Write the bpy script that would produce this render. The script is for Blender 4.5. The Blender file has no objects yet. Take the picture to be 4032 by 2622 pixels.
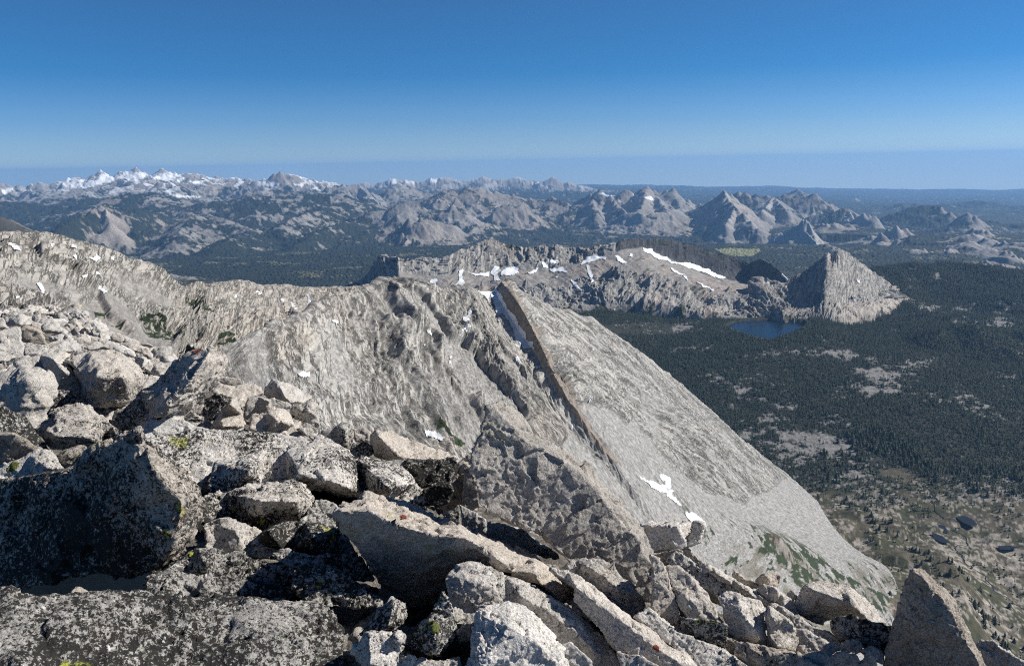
import bpy, bmesh, math, random
import numpy as np
from mathutils import Vector, Matrix

# ------------------------------------------------------------------ camera
SC = bpy.context.scene
F = 3259.5                       # focal length in photo pixels (4032 wide)
CX, CY = 2016.0, 1311.0
PITCH, ROLL = math.radians(11.54), math.radians(1.1)
_r0 = np.array([1.0, 0, 0]); _u0 = np.array([0, math.sin(PITCH), math.cos(PITCH)])
FWD = np.array([0, math.cos(PITCH), -math.sin(PITCH)])
RIGHT = _r0 * math.cos(ROLL) - _u0 * math.sin(ROLL)
UP = _u0 * math.cos(ROLL) + _r0 * math.sin(ROLL)
cam_d = bpy.data.cameras.new("camera"); cam = bpy.data.objects.new("camera", cam_d)
SC.collection.objects.link(cam); SC.camera = cam
cam_d.sensor_width = 36.0; cam_d.lens = 36.0 * F / 4032.0
cam_d.clip_start = 0.05; cam_d.clip_end = 400000.0
cam.matrix_world = Matrix(((RIGHT[0], UP[0], -FWD[0], 0), (RIGHT[1], UP[1], -FWD[1], 0),
                           (RIGHT[2], UP[2], -FWD[2], 0), (0, 0, 0, 1)))

# ------------------------------------------------------------------ light
SUN_AZ, SUN_EL = math.radians(81), math.radians(36)     # azimuth clockwise from the view direction (+Y)
SC.render.engine = 'CYCLES'
SC.view_settings.view_transform = 'Standard'; SC.view_settings.look = 'None'
SC.view_settings.exposure = 0.35; SC.view_settings.gamma = 1.0
w = bpy.data.worlds.new("World"); SC.world = w; w.use_nodes = True
nt = w.node_tree; nt.nodes.clear()
sky = nt.nodes.new("ShaderNodeTexSky"); sky.sky_type = 'NISHITA'; sky.sun_disc = False
sky.sun_elevation = SUN_EL; sky.sun_rotation = SUN_AZ
sky.altitude = 3800; sky.air_density = 1.0; sky.dust_density = 0.1; sky.ozone_density = 4.0
tc = nt.nodes.new("ShaderNodeTexCoord"); va = nt.nodes.new("ShaderNodeVectorMath"); va.operation = 'ADD'
va.inputs[1].default_value = (0, 0, 0.03)
bg = nt.nodes.new("ShaderNodeBackground"); bg.inputs[1].default_value = 0.07
wo = nt.nodes.new("ShaderNodeOutputWorld")
nt.links.new(tc.outputs["Generated"], va.inputs[0]); nt.links.new(va.outputs[0], sky.inputs[0])
hs = nt.nodes.new("ShaderNodeHueSaturation"); sx = nt.nodes.new("ShaderNodeSeparateXYZ"); nt.links.new(tc.outputs["Generated"], sx.inputs[0])
for sock, stops in (("Saturation", [(0.0, .95), (.05, 1.2), (.10, 1.32), (.18, 1.24), (.5, 1.15)]), ("Value", [(0.0, 1.0), (.06, 1.12), (.18, 1.10), (.45, .85)])):
    rp = nt.nodes.new("ShaderNodeValToRGB"); el = rp.color_ramp.elements
    while len(el) < len(stops): el.new(0.5)
    for q_, (p_, v_) in zip(el, stops): q_.position = p_; q_.color = (v_ / 2, v_ / 2, v_ / 2, 1)
    m_ = nt.nodes.new("ShaderNodeMath"); m_.operation = 'MULTIPLY'; m_.inputs[1].default_value = 2.0
    nt.links.new(sx.outputs[2], rp.inputs[0]); nt.links.new(rp.outputs[0], m_.inputs[0]); nt.links.new(m_.outputs[0], hs.inputs[sock])
nt.links.new(sky.outputs[0], hs.inputs["Color"]); nt.links.new(hs.outputs[0], bg.inputs[0]); nt.links.new(bg.outputs[0], wo.inputs[0])
sun_d = bpy.data.lights.new("sun", 'SUN'); sun_d.energy = 5.0; sun_d.angle = math.radians(0.53)
sun_d.color = (1.0, 0.95, 0.87)
sun = bpy.data.objects.new("sun", sun_d); SC.collection.objects.link(sun)
SUNV = Vector((math.cos(SUN_EL) * math.sin(SUN_AZ), math.cos(SUN_EL) * math.cos(SUN_AZ), math.sin(SUN_EL)))
sun.rotation_euler = SUNV.to_track_quat('Z', 'Y').to_euler()
SC.cycles.use_denoising = False; SC.cycles.filter_width = 1.1
SC.cycles.max_bounces = 5; SC.cycles.diffuse_bounces = 3; SC.cycles.volume_bounces = 1
SC.cycles.transparent_max_bounces = 4

# ------------------------------------------------------------------ projection helpers (photo pixels 4032 x 2622)
def ray(px, py):
    px = np.asarray(px, float); py = np.asarray(py, float)
    d = FWD * F + RIGHT * (px - CX)[..., None] - UP * (py - CY)[..., None]
    return d / np.linalg.norm(d, axis=-1, keepdims=True)
def at(px, py, d):               # point seen at that pixel at the horizontal distance d
    r = ray(px, py); h = np.hypot(r[..., 0], r[..., 1])
    return r * (np.asarray(d, float) / h)[..., None]
def project(P):
    z = np.maximum(P @ FWD, 1e-3)
    return CX + F * (P @ RIGHT) / z, CY - F * (P @ UP) / z

# ------------------------------------------------------------------ noise
_rng = np.random.default_rng(7)
_T2 = _rng.uniform(-1, 1, (256, 256)).astype(np.float32)
_T3 = _rng.uniform(-1, 1, (64, 64, 64)).astype(np.float32)
def vn2(x, y, s=0):
    x = np.asarray(x, np.float64) + s * 37.31; y = np.asarray(y, np.float64) + s * 91.77
    ix = np.floor(x).astype(np.int64); iy = np.floor(y).astype(np.int64)
    fx = x - ix; fy = y - iy
    fx = fx * fx * fx * (fx * (fx * 6 - 15) + 10); fy = fy * fy * fy * (fy * (fy * 6 - 15) + 10)
    a, b, c, d = ix & 255, (ix + 1) & 255, iy & 255, (iy + 1) & 255
    return (_T2[a, c] * (1 - fx) + _T2[b, c] * fx) * (1 - fy) + (_T2[a, d] * (1 - fx) + _T2[b, d] * fx) * fy
def fbm2(x, y, o=4, g=0.5, s=0, l=2.03):
    r = 0; a = 1.0; n = 0
    for i in range(o):
        c, q = math.cos(i * 1.3), math.sin(i * 1.3)
        r = r + a * vn2((x * c - y * q) * l ** i, (x * q + y * c) * l ** i, s + i * 3); n += a; a *= g
    return r / n
def ridged2(x, y, o=4, g=0.5, s=0, l=2.03, rot=True):
    r = 0; a = 1.0; n = 0
    for i in range(o):
        t = i * 0.9 if rot else 0.0
        c, q = math.cos(t), math.sin(t)
        r = r + a * (1 - 2 * np.abs(vn2((x * c - y * q) * l ** i, (x * q + y * c) * l ** i, s + i * 5))); n += a; a *= g
    return r / n
def vn3(P, s=0):
    P = P + np.array([s * 17.13, s * 5.71, s * 11.37])
    I = np.floor(P).astype(np.int64); f = P - I; f = f * f * (3 - 2 * f)
    a = I & 63; b = (I + 1) & 63
    x0, y0, z0 = a.T; x1, y1, z1 = b.T; fx, fy, fz = f.T
    T = _T3
    return (((T[x0, y0, z0] * (1 - fx) + T[x1, y0, z0] * fx) * (1 - fy) + (T[x0, y1, z0] * (1 - fx) + T[x1, y1, z0] * fx) * fy) * (1 - fz)
            + ((T[x0, y0, z1] * (1 - fx) + T[x1, y0, z1] * fx) * (1 - fy) + (T[x0, y1, z1] * (1 - fx) + T[x1, y1, z1] * fx) * fy) * fz)
def fbm3(P, o=3, g=0.5, s=0):
    r = 0; a = 1.0; n = 0
    for i in range(o):
        r = r + a * vn3(P * 2.03 ** i, s + i * 3); n += a; a *= g
    return r / n
def sstep(a, b, x):
    t = np.clip((x - a) / (b - a), 0, 1); return t * t * (3 - 2 * t)
def in_poly(px, py, poly):
    ins = np.zeros(px.shape, bool); n = len(poly)
    for i in range(n):
        x1, y1 = poly[i]; x2, y2 = poly[(i + 1) % n]
        if y1 == y2: continue
        c = ((y1 > py) != (y2 > py)) & (px < (x2 - x1) * (py - y1) / (y2 - y1) + x1)
        ins ^= c
    return ins

# ------------------------------------------------------------------ object helpers
def tag(o, label=None, cat=None, group=None, kind=None):
    if label: o['label'] = label
    if cat: o['category'] = cat
    if group: o['group'] = group
    if kind: o['kind'] = kind
    return o
def mesh_obj(name, V, Fc, mat, cols=None, smooth=False, attrs=None):
    V = np.ascontiguousarray(V, np.float32); Fc = np.ascontiguousarray(Fc, np.int32)
    k = Fc.shape[1]; me = bpy.data.meshes.new(name)
    me.vertices.add(len(V)); me.vertices.foreach_set("co", V.ravel())
    me.loops.add(Fc.size); me.loops.foreach_set("vertex_index", Fc.ravel())
    me.polygons.add(len(Fc)); me.polygons.foreach_set("loop_start", np.arange(0, Fc.size, k, dtype=np.int32))
    if smooth: me.polygons.foreach_set("use_smooth", np.ones(len(Fc), bool))
    me.update(calc_edges=True)
    if cols is not None:
        a = me.color_attributes.new("col", 'FLOAT_COLOR', 'POINT')
        c = np.ones((len(V), 4), np.float32); c[:, :3] = cols; a.data.foreach_set("color", c.ravel())
    for nme, arr in (attrs or {}).items():
        if np.ndim(arr) == 2:
            a = me.attributes.new(nme, 'FLOAT_VECTOR', 'POINT'); a.data.foreach_set("vector", np.ascontiguousarray(arr, np.float32).ravel()); continue
        a = me.attributes.new(nme, 'FLOAT', 'POINT'); a.data.foreach_set("value", np.ascontiguousarray(arr, np.float32))
    me.materials.append(mat)
    o = bpy.data.objects.new(name, me); SC.collection.objects.link(o)
    return o
def grid_faces(n, m):
    i = np.arange(n * m).reshape(n, m)
    return np.stack([i[:-1, :-1], i[1:, :-1], i[1:, 1:], i[:-1, 1:]], -1).reshape(-1, 4)

# ------------------------------------------------------------------ materials
def new_mat(name, rough=0.9):
    m = bpy.data.materials.new(name); m.use_nodes = True; t = m.node_tree
    b = t.nodes["Principled BSDF"]; b.inputs["Roughness"].default_value = rough
    b.inputs["Specular IOR Level"].default_value = 0.2
    return m, t, b
def N(t, typ, **kw):
    n = t.nodes.new(typ)
    for k, v in kw.items():
        if k.startswith("i_"): n.inputs[k[2:].replace("_", " ")].default_value = v
        else: setattr(n, k, v)
    return n
def noise(t, co, scale, detail=4, rough=0.55, dist=0.0):
    n = N(t, "ShaderNodeTexNoise"); n.inputs["Scale"].default_value = scale; n.inputs["Detail"].default_value = detail
    n.inputs["Roughness"].default_value = rough; n.inputs["Distortion"].default_value = dist
    t.links.new(co, n.inputs["Vector"]); return n.outputs["Fac"]
def ramp(t, fac, stops):
    r = N(t, "ShaderNodeValToRGB"); e = r.color_ramp.elements
    while len(e) < len(stops): e.new(0.5)
    for q, (p, c) in zip(e, stops):
        q.position = p; q.color = (c, c, c, 1) if isinstance(c, (int, float)) else (*c, 1)
    t.links.new(fac, r.inputs[0]); return r.outputs[0]
def mix(t, fac, a, b, mode='MIX'):
    m = N(t, "ShaderNodeMix", data_type='RGBA', blend_type=mode)
    for sock, v in ((m.inputs[0], fac), (m.inputs[6], a), (m.inputs[7], b)):
        if isinstance(v, (int, float)): sock.default_value = v
        elif isinstance(v, tuple): sock.default_value = (*v, 1)
        else: t.links.new(v, sock)
    return m.outputs[2]
def math_n(t, op, a, b=None):
    m = N(t, "ShaderNodeMath", operation=op)
    for s, v in ((m.inputs[0], a), (m.inputs[1], b)):
        if v is None: continue
        if isinstance(v, (int, float)): s.default_value = v
        else: t.links.new(v, s)
    return m.outputs[0]
def bump(t, h, b, dist, strength=1.0):
    n = N(t, "ShaderNodeBump"); n.inputs["Distance"].default_value = dist; n.inputs["Strength"].default_value = strength
    t.links.new(h, n.inputs["Height"]); t.links.new(n.outputs[0], b.inputs["Normal"])

def terrain_mat(name, sc, bump_d, amp=0.5, flow=0.0):
    """vertex colour (albedo per place, with shade put into some faces) broken up by fine grain and bump; flow > 0 adds joints running down the slope (scale in 1/m)"""
    m, t, b = new_mat(name)
    a = N(t, "ShaderNodeAttribute", attribute_name="col"); g = N(t, "ShaderNodeNewGeometry")
    n1 = noise(t, g.outputs["Position"], sc, 6, 0.65)
    n2 = noise(t, g.outputs["Position"], sc * 6, 4, 0.7)
    v = ramp(t, n1, [(0.3, 1 - amp), (0.7, 1 + amp * 0.6)])
    v2 = ramp(t, n2, [(0.3, 1 - amp * 0.7), (0.7, 1 + amp * 0.5)])
    c = mix(t, 1.0, mix(t, 1.0, a.outputs["Color"], v, 'MULTIPLY'), v2, 'MULTIPLY')
    h = math_n(t, 'ADD', n1, math_n(t, 'MULTIPLY', n2, 0.35))
    if flow:
        f = N(t, "ShaderNodeAttribute", attribute_name="fl"); k = N(t, "ShaderNodeAttribute", attribute_name="rk")
        mp = N(t, "ShaderNodeMapping"); mp.inputs["Scale"].default_value = (flow, flow * 0.10, 1); mp.inputs["Rotation"].default_value = (0, 0, 0.12)
        t.links.new(f.outputs["Vector"], mp.inputs["Vector"])
        mp2 = N(t, "ShaderNodeMapping"); mp2.inputs["Scale"].default_value = (flow * .9, flow * 0.22, 1); mp2.inputs["Rotation"].default_value = (0, 0, -0.6)
        t.links.new(f.outputs["Vector"], mp2.inputs["Vector"])
        tot = None
        for mpp, wd, st in ((mp, 0.022, 0.62), (mp2, 0.014, 0.35)):
            q = noise(t, mpp.outputs[0], 1.0, 9, 0.72, 0.15)
            line = ramp(t, math_n(t, 'ABSOLUTE', math_n(t, 'SUBTRACT', q, 0.5)), [(0.0, 1 - st), (wd, 1.0)])
            line = mix(t, k.outputs["Fac"], 1.0 if False else (1.0, 1.0, 1.0), line)
            c = mix(t, 1.0, c, line, 'MULTIPLY')
            h = math_n(t, 'ADD', h, math_n(t, 'MULTIPLY', line, 0.9))
    t.links.new(c, b.inputs["Base Color"])
    bump(t, h, b, bump_d)
    return m
M_snow, _t, _b = new_mat("snow", 0.55); _b.inputs["Base Color"].default_value = (0.74, 0.77, 0.80, 1)
_g = N(_t, "ShaderNodeNewGeometry"); bump(_t, noise(_t, _g.outputs["Position"], 0.25, 5), _b, 0.8)
M_water, _t, _b = new_mat("lake_water", 0.2); _b.inputs["Base Color"].default_value = (0.006, 0.014, 0.024, 1)
_b.inputs["Specular IOR Level"].default_value = 0.12
_g = N(_t, "ShaderNodeNewGeometry"); bump(_t, noise(_t, _g.outputs["Position"], 0.3, 3), _b, 0.25)
M_bog, _t, _b = new_mat("bog_water", 0.3); _b.inputs["Base Color"].default_value = (0.022, 0.022, 0.022, 1)

# ------------------------------------------------------------------ the wide land: basin, meadows, forest plain, far ranges (one polar sheet)
AZ = np.radians(np.linspace(-37.5, 37.5, 1400))
_sp = lambda a, b, n: a * (b / a) ** (np.arange(n) / n)
RD = np.concatenate([_sp(950., 6500., 420), _sp(6500., 27000., 820), _sp(27000., 60000., 110), [60000.]])
_tab_d = np.log([900, 2000, 3000, 4200, 5500, 7500, 10000, 13000, 18000, 25000, 35000, 50000, 85000])
_tab_a = np.radians([-38, -20, -5, 5, 15, 25, 38])
_tab_h = np.array([
    [-700, -800, -900, -950, -1000, -1080, -1130, -1100, -900, -650, -500, -900, -1300],
    [-800, -850, -900, -950, -1050, -1140, -1190, -1160, -960, -700, -500, -900, -1300],
    [-850, -850, -800, -720, -1000, -1160, -1200, -1160, -980, -850, -800, -1000, -1500],
    [-880, -860, -800, -705, -1000, -1170, -1215, -1200, -1080, -1000, -1000, -1200, -1600],
    [-900, -890, -862, -775, -960, -1160, -1225, -1230, -1200, -1200, -1300, -1500, -1700],
    [-900, -900, -865, -850, -930, -1110, -1230, -1260, -1260, -1350, -1600, -1800, -1900],
    [-900, -900, -875, -850, -900, -1080, -1230, -1280, -1290, -1450, -1700, -1900, -1950]], float)
def base_h(az, d):
    ld = np.log(d); out = np.zeros(np.broadcast(az, d).shape)
    ia = np.clip(np.searchsorted(_tab_a, az) - 1, 0, len(_tab_a) - 2)
    fa = np.clip((az - _tab_a[ia]) / (_tab_a[ia + 1] - _tab_a[ia]), 0, 1); fa = fa * fa * (3 - 2 * fa)
    idx = np.clip(np.searchsorted(_tab_d, ld) - 1, 0, len(_tab_d) - 2)
    fd = np.clip((ld - _tab_d[idx]) / (_tab_d[idx + 1] - _tab_d[idx]), 0, 1)
    g = lambda i, j: _tab_h[i, j]
    return (g(ia, idx) * (1 - fa) + g(ia + 1, idx) * fa) * (1 - fd) + (g(ia, idx + 1) * (1 - fa) + g(ia + 1, idx + 1) * fa) * fd

AA, DD = np.meshgrid(AZ, RD, indexing='ij')
GX, GY = DD * np.sin(AA), DD * np.cos(AA)
BH = base_h(AA, DD)
KM = DD / 1000.0
# undulation grows with distance; small knolls in the basin
BH = BH + fbm2(GX / 1800, GY / 1800, 4, 0.5, 3) * np.clip((DD - 5000) / 60, 12, 130)
BH = BH + sstep(1500, 2200, DD) * (1 - sstep(5200, 7500, DD)) * (ridged2(GX / 260, GY / 260, 4, 0.5, 9) * 12 + fbm2(GX / 700, GY / 700, 3, .5, 2) * 16)
H = BH.copy()
# domain warp for ribs and couloirs
WS = 0.85
wx = fbm2(GX / (520 * WS), GY / (520 * WS), 4, 0.55, 21) * 260 * WS
wy = fbm2(GX / (520 * WS), GY / (520 * WS), 4, 0.55, 25) * 260 * WS
PX_, PY_ = GX + wx, GY + wy
rkn = ridged2(GX / (300 * WS), GY / (300 * WS), 5, 0.6, 31)
crg = ridged2((GX + wx * .3) / 190, (GY + wy * .3) / 190, 4, 0.6, 37)
ROCK = np.zeros(H.shape, np.float32)        # prominence over the plain = bare rock
WALD = np.zeros(H.shape, np.float32)
_R = random.Random(11)
def crop_pts(ox, k, pts, d, jit=0.0):
    out = []
    for p in pts:
        out.append((ox + p[0] * k, 600 + p[1] * k, p[2] if len(p) > 2 else d))
    return out
def seg_raise(P, Q, slope, rough, prom, bare, soft=1.0):
    """raise the land to a crest between the 3D points P and Q, falling away on both sides"""
    global H
    prom = prom * 1.12 + 30; R = prom / slope * 3.0
    az = [math.atan2(P[0], P[1]), math.atan2(Q[0], Q[1])]; dd = [math.hypot(P[0], P[1]), math.hypot(Q[0], Q[1])]
    dm = min(dd); pad = R / max(dm - R * 0.5, 800)
    a0, a1 = np.searchsorted(AZ, [min(az) - pad, max(az) + pad]); d0, d1 = np.searchsorted(RD, [min(dd) - R, max(dd) + R])
    if a1 <= a0 or d1 <= d0: return
    s = (slice(a0, a1), slice(d0, d1))
    x, y = PX_[s], PY_[s]
    ex, ey = Q[0] - P[0], Q[1] - P[1]; L2 = ex * ex + ey * ey + 1e-6
    t = np.clip(((x - P[0]) * ex + (y - P[1]) * ey) / L2, 0, 1)
    # unwarped close to the crest line, so that skylines stay where they are
    xd, yd = GX[s] - (P[0] + t * ex), GY[s] - (P[1] + t * ey); du = np.hypot(xd, yd)
    dw = np.hypot(x - (P[0] + t * ex), y - (P[1] + t * ey))
    m = sstep(0, R * 0.12, du) * .85; D = du * (1 - m) + dw * m
    zc = P[2] + t * (Q[2] - P[2])
    pr = prom
    slope = slope * 1.25
    h = zc - pr * (1 - np.exp(-slope * D / pr)) * 1.05 + crg[s] * rough * .4 + rkn[s] * rough * 1.0 * sstep(0, R * .15, D) - rough * 0.4 * sstep(0, R * .15, D)
    up = h > H[s]
    H[s] = np.where(up, h, H[s])
    ROCK[s] = np.where(up, np.maximum(bare - D / R * 0.9, 0), ROCK[s])
def ridge(pts, slope=0.75, rough=40, bare=1.0, spurs=0, spur_len=1200, prom=None, spur_dir=0.0):
    W = [at(p[0], p[1], p[2]) for p in pts]
    def pm(p):
        b = base_h(np.array(math.atan2(p[0], p[1])), np.array(math.hypot(p[0], p[1])))
        return max(float(p[2] - b), 60.0) if prom is None else prom
    if len(W) == 1: W = W * 2
    for a, b in zip(W[:-1], W[1:]): seg_raise(a, b, slope, rough, (pm(a) + pm(b)) / 2, bare)
    acc = 0
    for a, b in zip(W[:-1], W[1:]):
        n = spurs * np.linalg.norm(b - a) / 1000.0; acc += n
        while acc > 0.5:
            acc -= 1
            t = _R.random(); p = a + (b - a) * t; pr = pm(p)
            rad = np.array([p[0], p[1], 0]) / math.hypot(p[0], p[1]); lat = np.array([rad[1], -rad[0], 0])
            L = spur_len * _R.uniform(.6, 1.3)
            q = p - rad * L + lat * L * _R.uniform(-.5, .5) + lat * L * spur_dir; q[2] = p[2] - pr * _R.uniform(.55, .9)
            mid = (p + q) / 2 + lat * L * _R.uniform(-.12, .12); mid[2] += pr * _R.uniform(-.12, .1)
            p2 = p.copy(); p2[2] -= 0.06 * pr
            seg_raise(p2, mid, slope * 1.1, rough, pr, bare); seg_raise(mid, q, slope * 1.1, rough, pr * .6, bare * .9)
K1 = 0.5672
c1 = lambda pts, d: crop_pts(0, K1, pts, d)
c2 = lambda pts, d: crop_pts(1350, K1, pts, d)
c3 = lambda pts, d: crop_pts(2680, 0.568, pts, d)
# far skyline on the left, snowy group
ridge(c1([(-120, 205), (0, 200), (50, 210), (85, 225), (120, 215), (170, 235), (215, 208), (270, 195), (320, 205), (345, 215), (380, 195), (430, 185), (470, 165),
          (540, 160), (590, 175), (640, 140), (697, 113), (735, 140), (780, 155), (830, 120), (900, 115), (945, 96), (1000, 120), (1040, 145), (1085, 125),
          (1125, 101), (1160, 125), (1210, 125), (1235, 145), (1300, 135), (1400, 140), (1500, 150), (1540, 165), (1640, 160), (1700, 168), (1830, 170)], 25500), 0.62, 70, 1.3, 0.75, 1700)
ridge(c1([(1760, 185), (1830, 170), (1900, 135), (1945, 121), (2000, 135), (2060, 145), (2110, 165), (2180, 175), (2240, 185), (2300, 195), (2380, 215), (2440, 235)], 21500), 0.7, 60, 1.3, 0.8, 1300)
# lower snowy benches in front of it
ridge(c1([(430, 240), (560, 230), (640, 225), (800, 235), (940, 215), (1000, 200)], 22500), 0.35, 60, 1.2, 0.5, 1200)
ridge(c1([(930, 262), (1040, 225), (1100, 195), (1170, 190), (1260, 215)], 20500), 0.6, 50, 1.2, 0.8, 900)
ridge(c1([(1260, 205), (1420, 190), (1560, 205), (1700, 200), (1800, 225)], 22000), 0.5, 60, 1.2, 0.8, 900)
ridge(c1([(1720, 260), (1830, 232), (1960, 250), (2100, 262), (2250, 265), (2380, 270)], 19000), 0.5, 50, 1.1, 0.7, 900)
ridge(c1([(-80, 330), (100, 335), (240, 345), (420, 370), (520, 300), (620, 285), (740, 300)], 18500), 0.32, 60, 0.5, 0.5, 1000)
# left valley walls
ridge(c1([(290, 530, 11800), (420, 480, 12300), (560, 425, 12700), (720, 350, 13200), (800, 375, 13500), (900, 392, 13900), (1010, 380, 14500)], 13000), 0.75, 40, 0.75, 0.0)
ridge(c1([(720, 350, 13200), (735, 400, 12900), (760, 470, 12500)], 13000), 1.0, 20, 1.3)
ridge(c1([(760, 310), (900, 275), (1050, 265), (1150, 300), (1250, 305)], 16500), 0.35, 40, 0.95, 0.5, 800)
ridge(c1([(-60, 430, 6600), (0, 440, 6600), (60, 460, 6700), (130, 490, 6900), (220, 535, 7200), (290, 560, 7400)], 6600), 0.5, 20, 1.0, 0.0)
# pale granite hills in the middle left
ridge(c1([(1070, 455), (1110, 430), (1200, 408), (1290, 375), (1370, 348), (1480, 330), (1620, 318), (1750, 300), (1900, 292), (2080, 285), (2260, 282), (2400, 290)], 15500), 0.42, 45, 0.95, 0.9, 1300)
ridge(c1([(1200, 610, 11500), (1260, 520, 12400), (1330, 430, 13200), (1450, 425, 13400), (1560, 455, 13200), (1700, 515, 12700), (1780, 545, 12500)], 13000), 0.4, 45, 0.98, 0.9, 900)
ridge(c1([(1480, 660, 10800), (1600, 590, 11500), (1720, 540, 12300)], 11500), 0.3, 40, 0.7, 0.5, 700)
ridge(c1([(1620, 400), (1760, 385), (1860, 400), (1920, 405)], 14600), 0.4, 30, 0.8)
ridge(c1([(1960, 480, 12500), (2100, 420, 13200), (2220, 385, 13800), (2400, 350, 14500)], 13500), 0.4, 45, 0.95, 0.9, 1000)
ridge(c1([(2050, 640, 11000), (2180, 560, 11700), (2300, 500, 12300), (2420, 470, 12700)], 12000), 0.35, 40, 0.7, 0.7, 700)
# far middle range with snow
ridge(c2([(110, 205), (150, 190), (200, 200), (270, 190), (330, 165), (400, 170), (440, 175), (520, 185), (560, 185), (610, 160), (650, 165), (710, 152), (780, 170),
          (840, 175), (900, 172), (980, 152), (1040, 175), (1100, 168), (1180, 160), (1220, 155), (1280, 175), (1360, 183), (1400, 180), (1455, 155), (1500, 180),
          (1560, 190), (1640, 210), (1750, 240), (1900, 270), (2000, 300)], 30500), 0.5, 80, 1.35, 0.7, 2000)
ridge(c2([(-100, 215), (0, 207), (110, 210), (150, 230), (200, 260), (250, 290), (300, 312)], 19500), 0.9, 50, 1.2, 0.8, 800)
ridge(c2([(290, 272), (340, 230), (385, 199), (420, 225), (470, 232), (540, 262), (640, 275)], 20000), 0.7, 40, 1.2, 0.6, 900)
ridge(c2([(360, 360), (440, 340), (560, 310), (640, 285), (700, 255), (760, 250), (800, 258), (870, 230), (940, 240), (1000, 255), (1060, 260), (1180, 280), (1210, 300),
          (1300, 310), (1400, 322), (1450, 300), (1490, 320), (1540, 345)], 16000), 0.55, 45, 1.15, 1.0, 900)
ridge(c2([(640, 287), (610, 320), (580, 345)], 15400), 0.7, 20, 1.0)
# granite bluffs on the near side of the valley
ridge(c2([(60, 440), (170, 395), (290, 400), (370, 355), (430, 350), (480, 370), (560, 375), (640, 372), (760, 355), (820, 385), (870, 420)], 13300), 0.6, 40, 1.15, 1.2, 700)
ridge(c2([(230, 560), (380, 520), (460, 450), (540, 445), (620, 460), (680, 475), (740, 480)], 12100), 0.75, 35, 1.25, 1.2, 420)
ridge(c2([(1080, 360), (1160, 350), (1260, 365)], 14300), 0.9, 30, 1.2, 1.2, 400)
# jagged range in the middle right
ridge(c2([(1490, 400), (1545, 360), (1620, 330), (1670, 300), (1720, 275), (1740, 290), (1775, 275), (1783, 248), (1796, 268), (1860, 285), (1943, 290), (1950, 252), (1962, 247), (1985, 252),
          (2000, 282), (2040, 265), (2110, 225), (2160, 245), (2200, 265), (2235, 258), (2248, 250), (2262, 262), (2284, 245), (2292, 236), (2302, 258), (2330, 285), (2400, 320), (2480, 345)], 15800), 0.75, 35, 1.2, 0.9, 900)
ridge(c2([(1720, 275, 15800), (1740, 350, 15000), (1760, 410, 14400)], 15000), 0.85, 25, 1.2)
ridge(c2([(1860, 290, 15700), (1900, 350, 15000), (1985, 420, 14300)], 15000), 0.9, 25, 1.2)
ridge(c2([(2110, 225, 15800), (2090, 330, 14800), (2060, 430, 13900)], 15000), 0.7, 40, 1.25)
ridge(c2([(2180, 300, 15400), (2230, 360, 14600), (2280, 430, 13900)], 15000), 0.7, 40, 1.25)
ridge(c2([(1990, 400, 14000), (2080, 420, 13800), (2250, 400, 14000), (2330, 390, 14300)], 14000), 0.6, 40, 1.3, 1.5, 350)
# sharp peak and its tail
ridge(c3([(60, 385), (150, 355), (220, 320), (270, 290), (290, 268), (302, 254), (318, 274), (350, 280), (380, 310), (430, 350), (480, 385), (525, 410)], 14500), 0.85, 25, 1.2)
ridge(c3([(303, 258, 14450), (330, 310, 14000), (375, 365, 13500), (430, 410, 13100), (490, 470, 12600)], 14000), 0.8, 22, 1.3)
ridge(c3([(375, 370, 13500), (350, 430, 13000), (310, 488, 12500)], 14000), 0.8, 15, 1.3)
ridge(c3([(340, 300), (375, 275), (400, 260), (450, 262), (520, 280), (600, 285), (720, 280), (760, 290), (830, 292), (890, 288), (925, 275), (940, 278), (960, 310),
          (1000, 350), (1060, 362), (1100, 382)], 16500), 0.7, 35, 1.05, 1.0, 900)
ridge(c3([(640, 300, 16300), (610, 350, 15300), (560, 395, 14400)], 15500), 0.7, 25, 1.3)
ridge(c3([(660, 310, 16000), (690, 350, 15200), (740, 400, 14400)], 15500), 0.7, 25, 1.2)
ridge(c3([(730, 277), (775, 255), (800, 248), (812, 239), (826, 252), (860, 278), (880, 300)], 22000), 0.7, 30, 1.1)
# big half dome, far
ridge(c3([(1090, 375), (1120, 345), (1150, 318), (1168, 292), (1185, 283), (1210, 281), (1226, 296), (1240, 325), (1250, 368)], 30000), 1.3, 15, 1.4)
ridge(c3([(1260, 375), (1275, 358), (1300, 372)], 29500), 1.0, 15, 1.2)
# twin dome nearest the meadow
ridge(c3([(615, 612, 11900), (650, 590, 11900), (700, 548, 11950), (740, 540, 11950), (780, 520, 12000), (810, 500, 12000), (828, 525, 12000), (838, 545, 12000)], 12000), 1.0, 15, 1.5)
ridge(c3([(826, 510, 12000), (836, 470, 12000), (850, 455, 12000), (870, 457, 12000), (885, 470, 12000), (905, 515, 11900), (930, 560, 11800), (960, 612, 11600)], 12000), 1.3, 10, 1.5)
ridge(c3([(1240, 665, 11000), (1320, 635, 11100), (1400, 610, 11200), (1480, 590, 11300), (1560, 600, 11200), (1620, 640, 11000)], 11000), 0.7, 15, 1.4)
ridge(c3([(1370, 590, 11600), (1390, 545, 11600), (1440, 520, 11700), (1497, 496, 11700), (1530, 530, 11700), (1565, 575, 11600)], 11600), 0.9, 15, 1.4)
ridge(c3([(900, 430), (1000, 415), (1060, 395), (1110, 382), (1160, 380), (1185, 400), (1205, 440)], 15000), 0.6, 25, 0.9, 1.0, 700)
ridge(c3([(1170, 395, 14900), (1190, 430, 14500), (1215, 465, 14100)], 14500), 1.0, 12, 1.4)
ridge(c3([(1220, 440), (1270, 412), (1310, 425), (1345, 455), (1370, 492)], 14000), 0.9, 15, 1.35)
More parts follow.
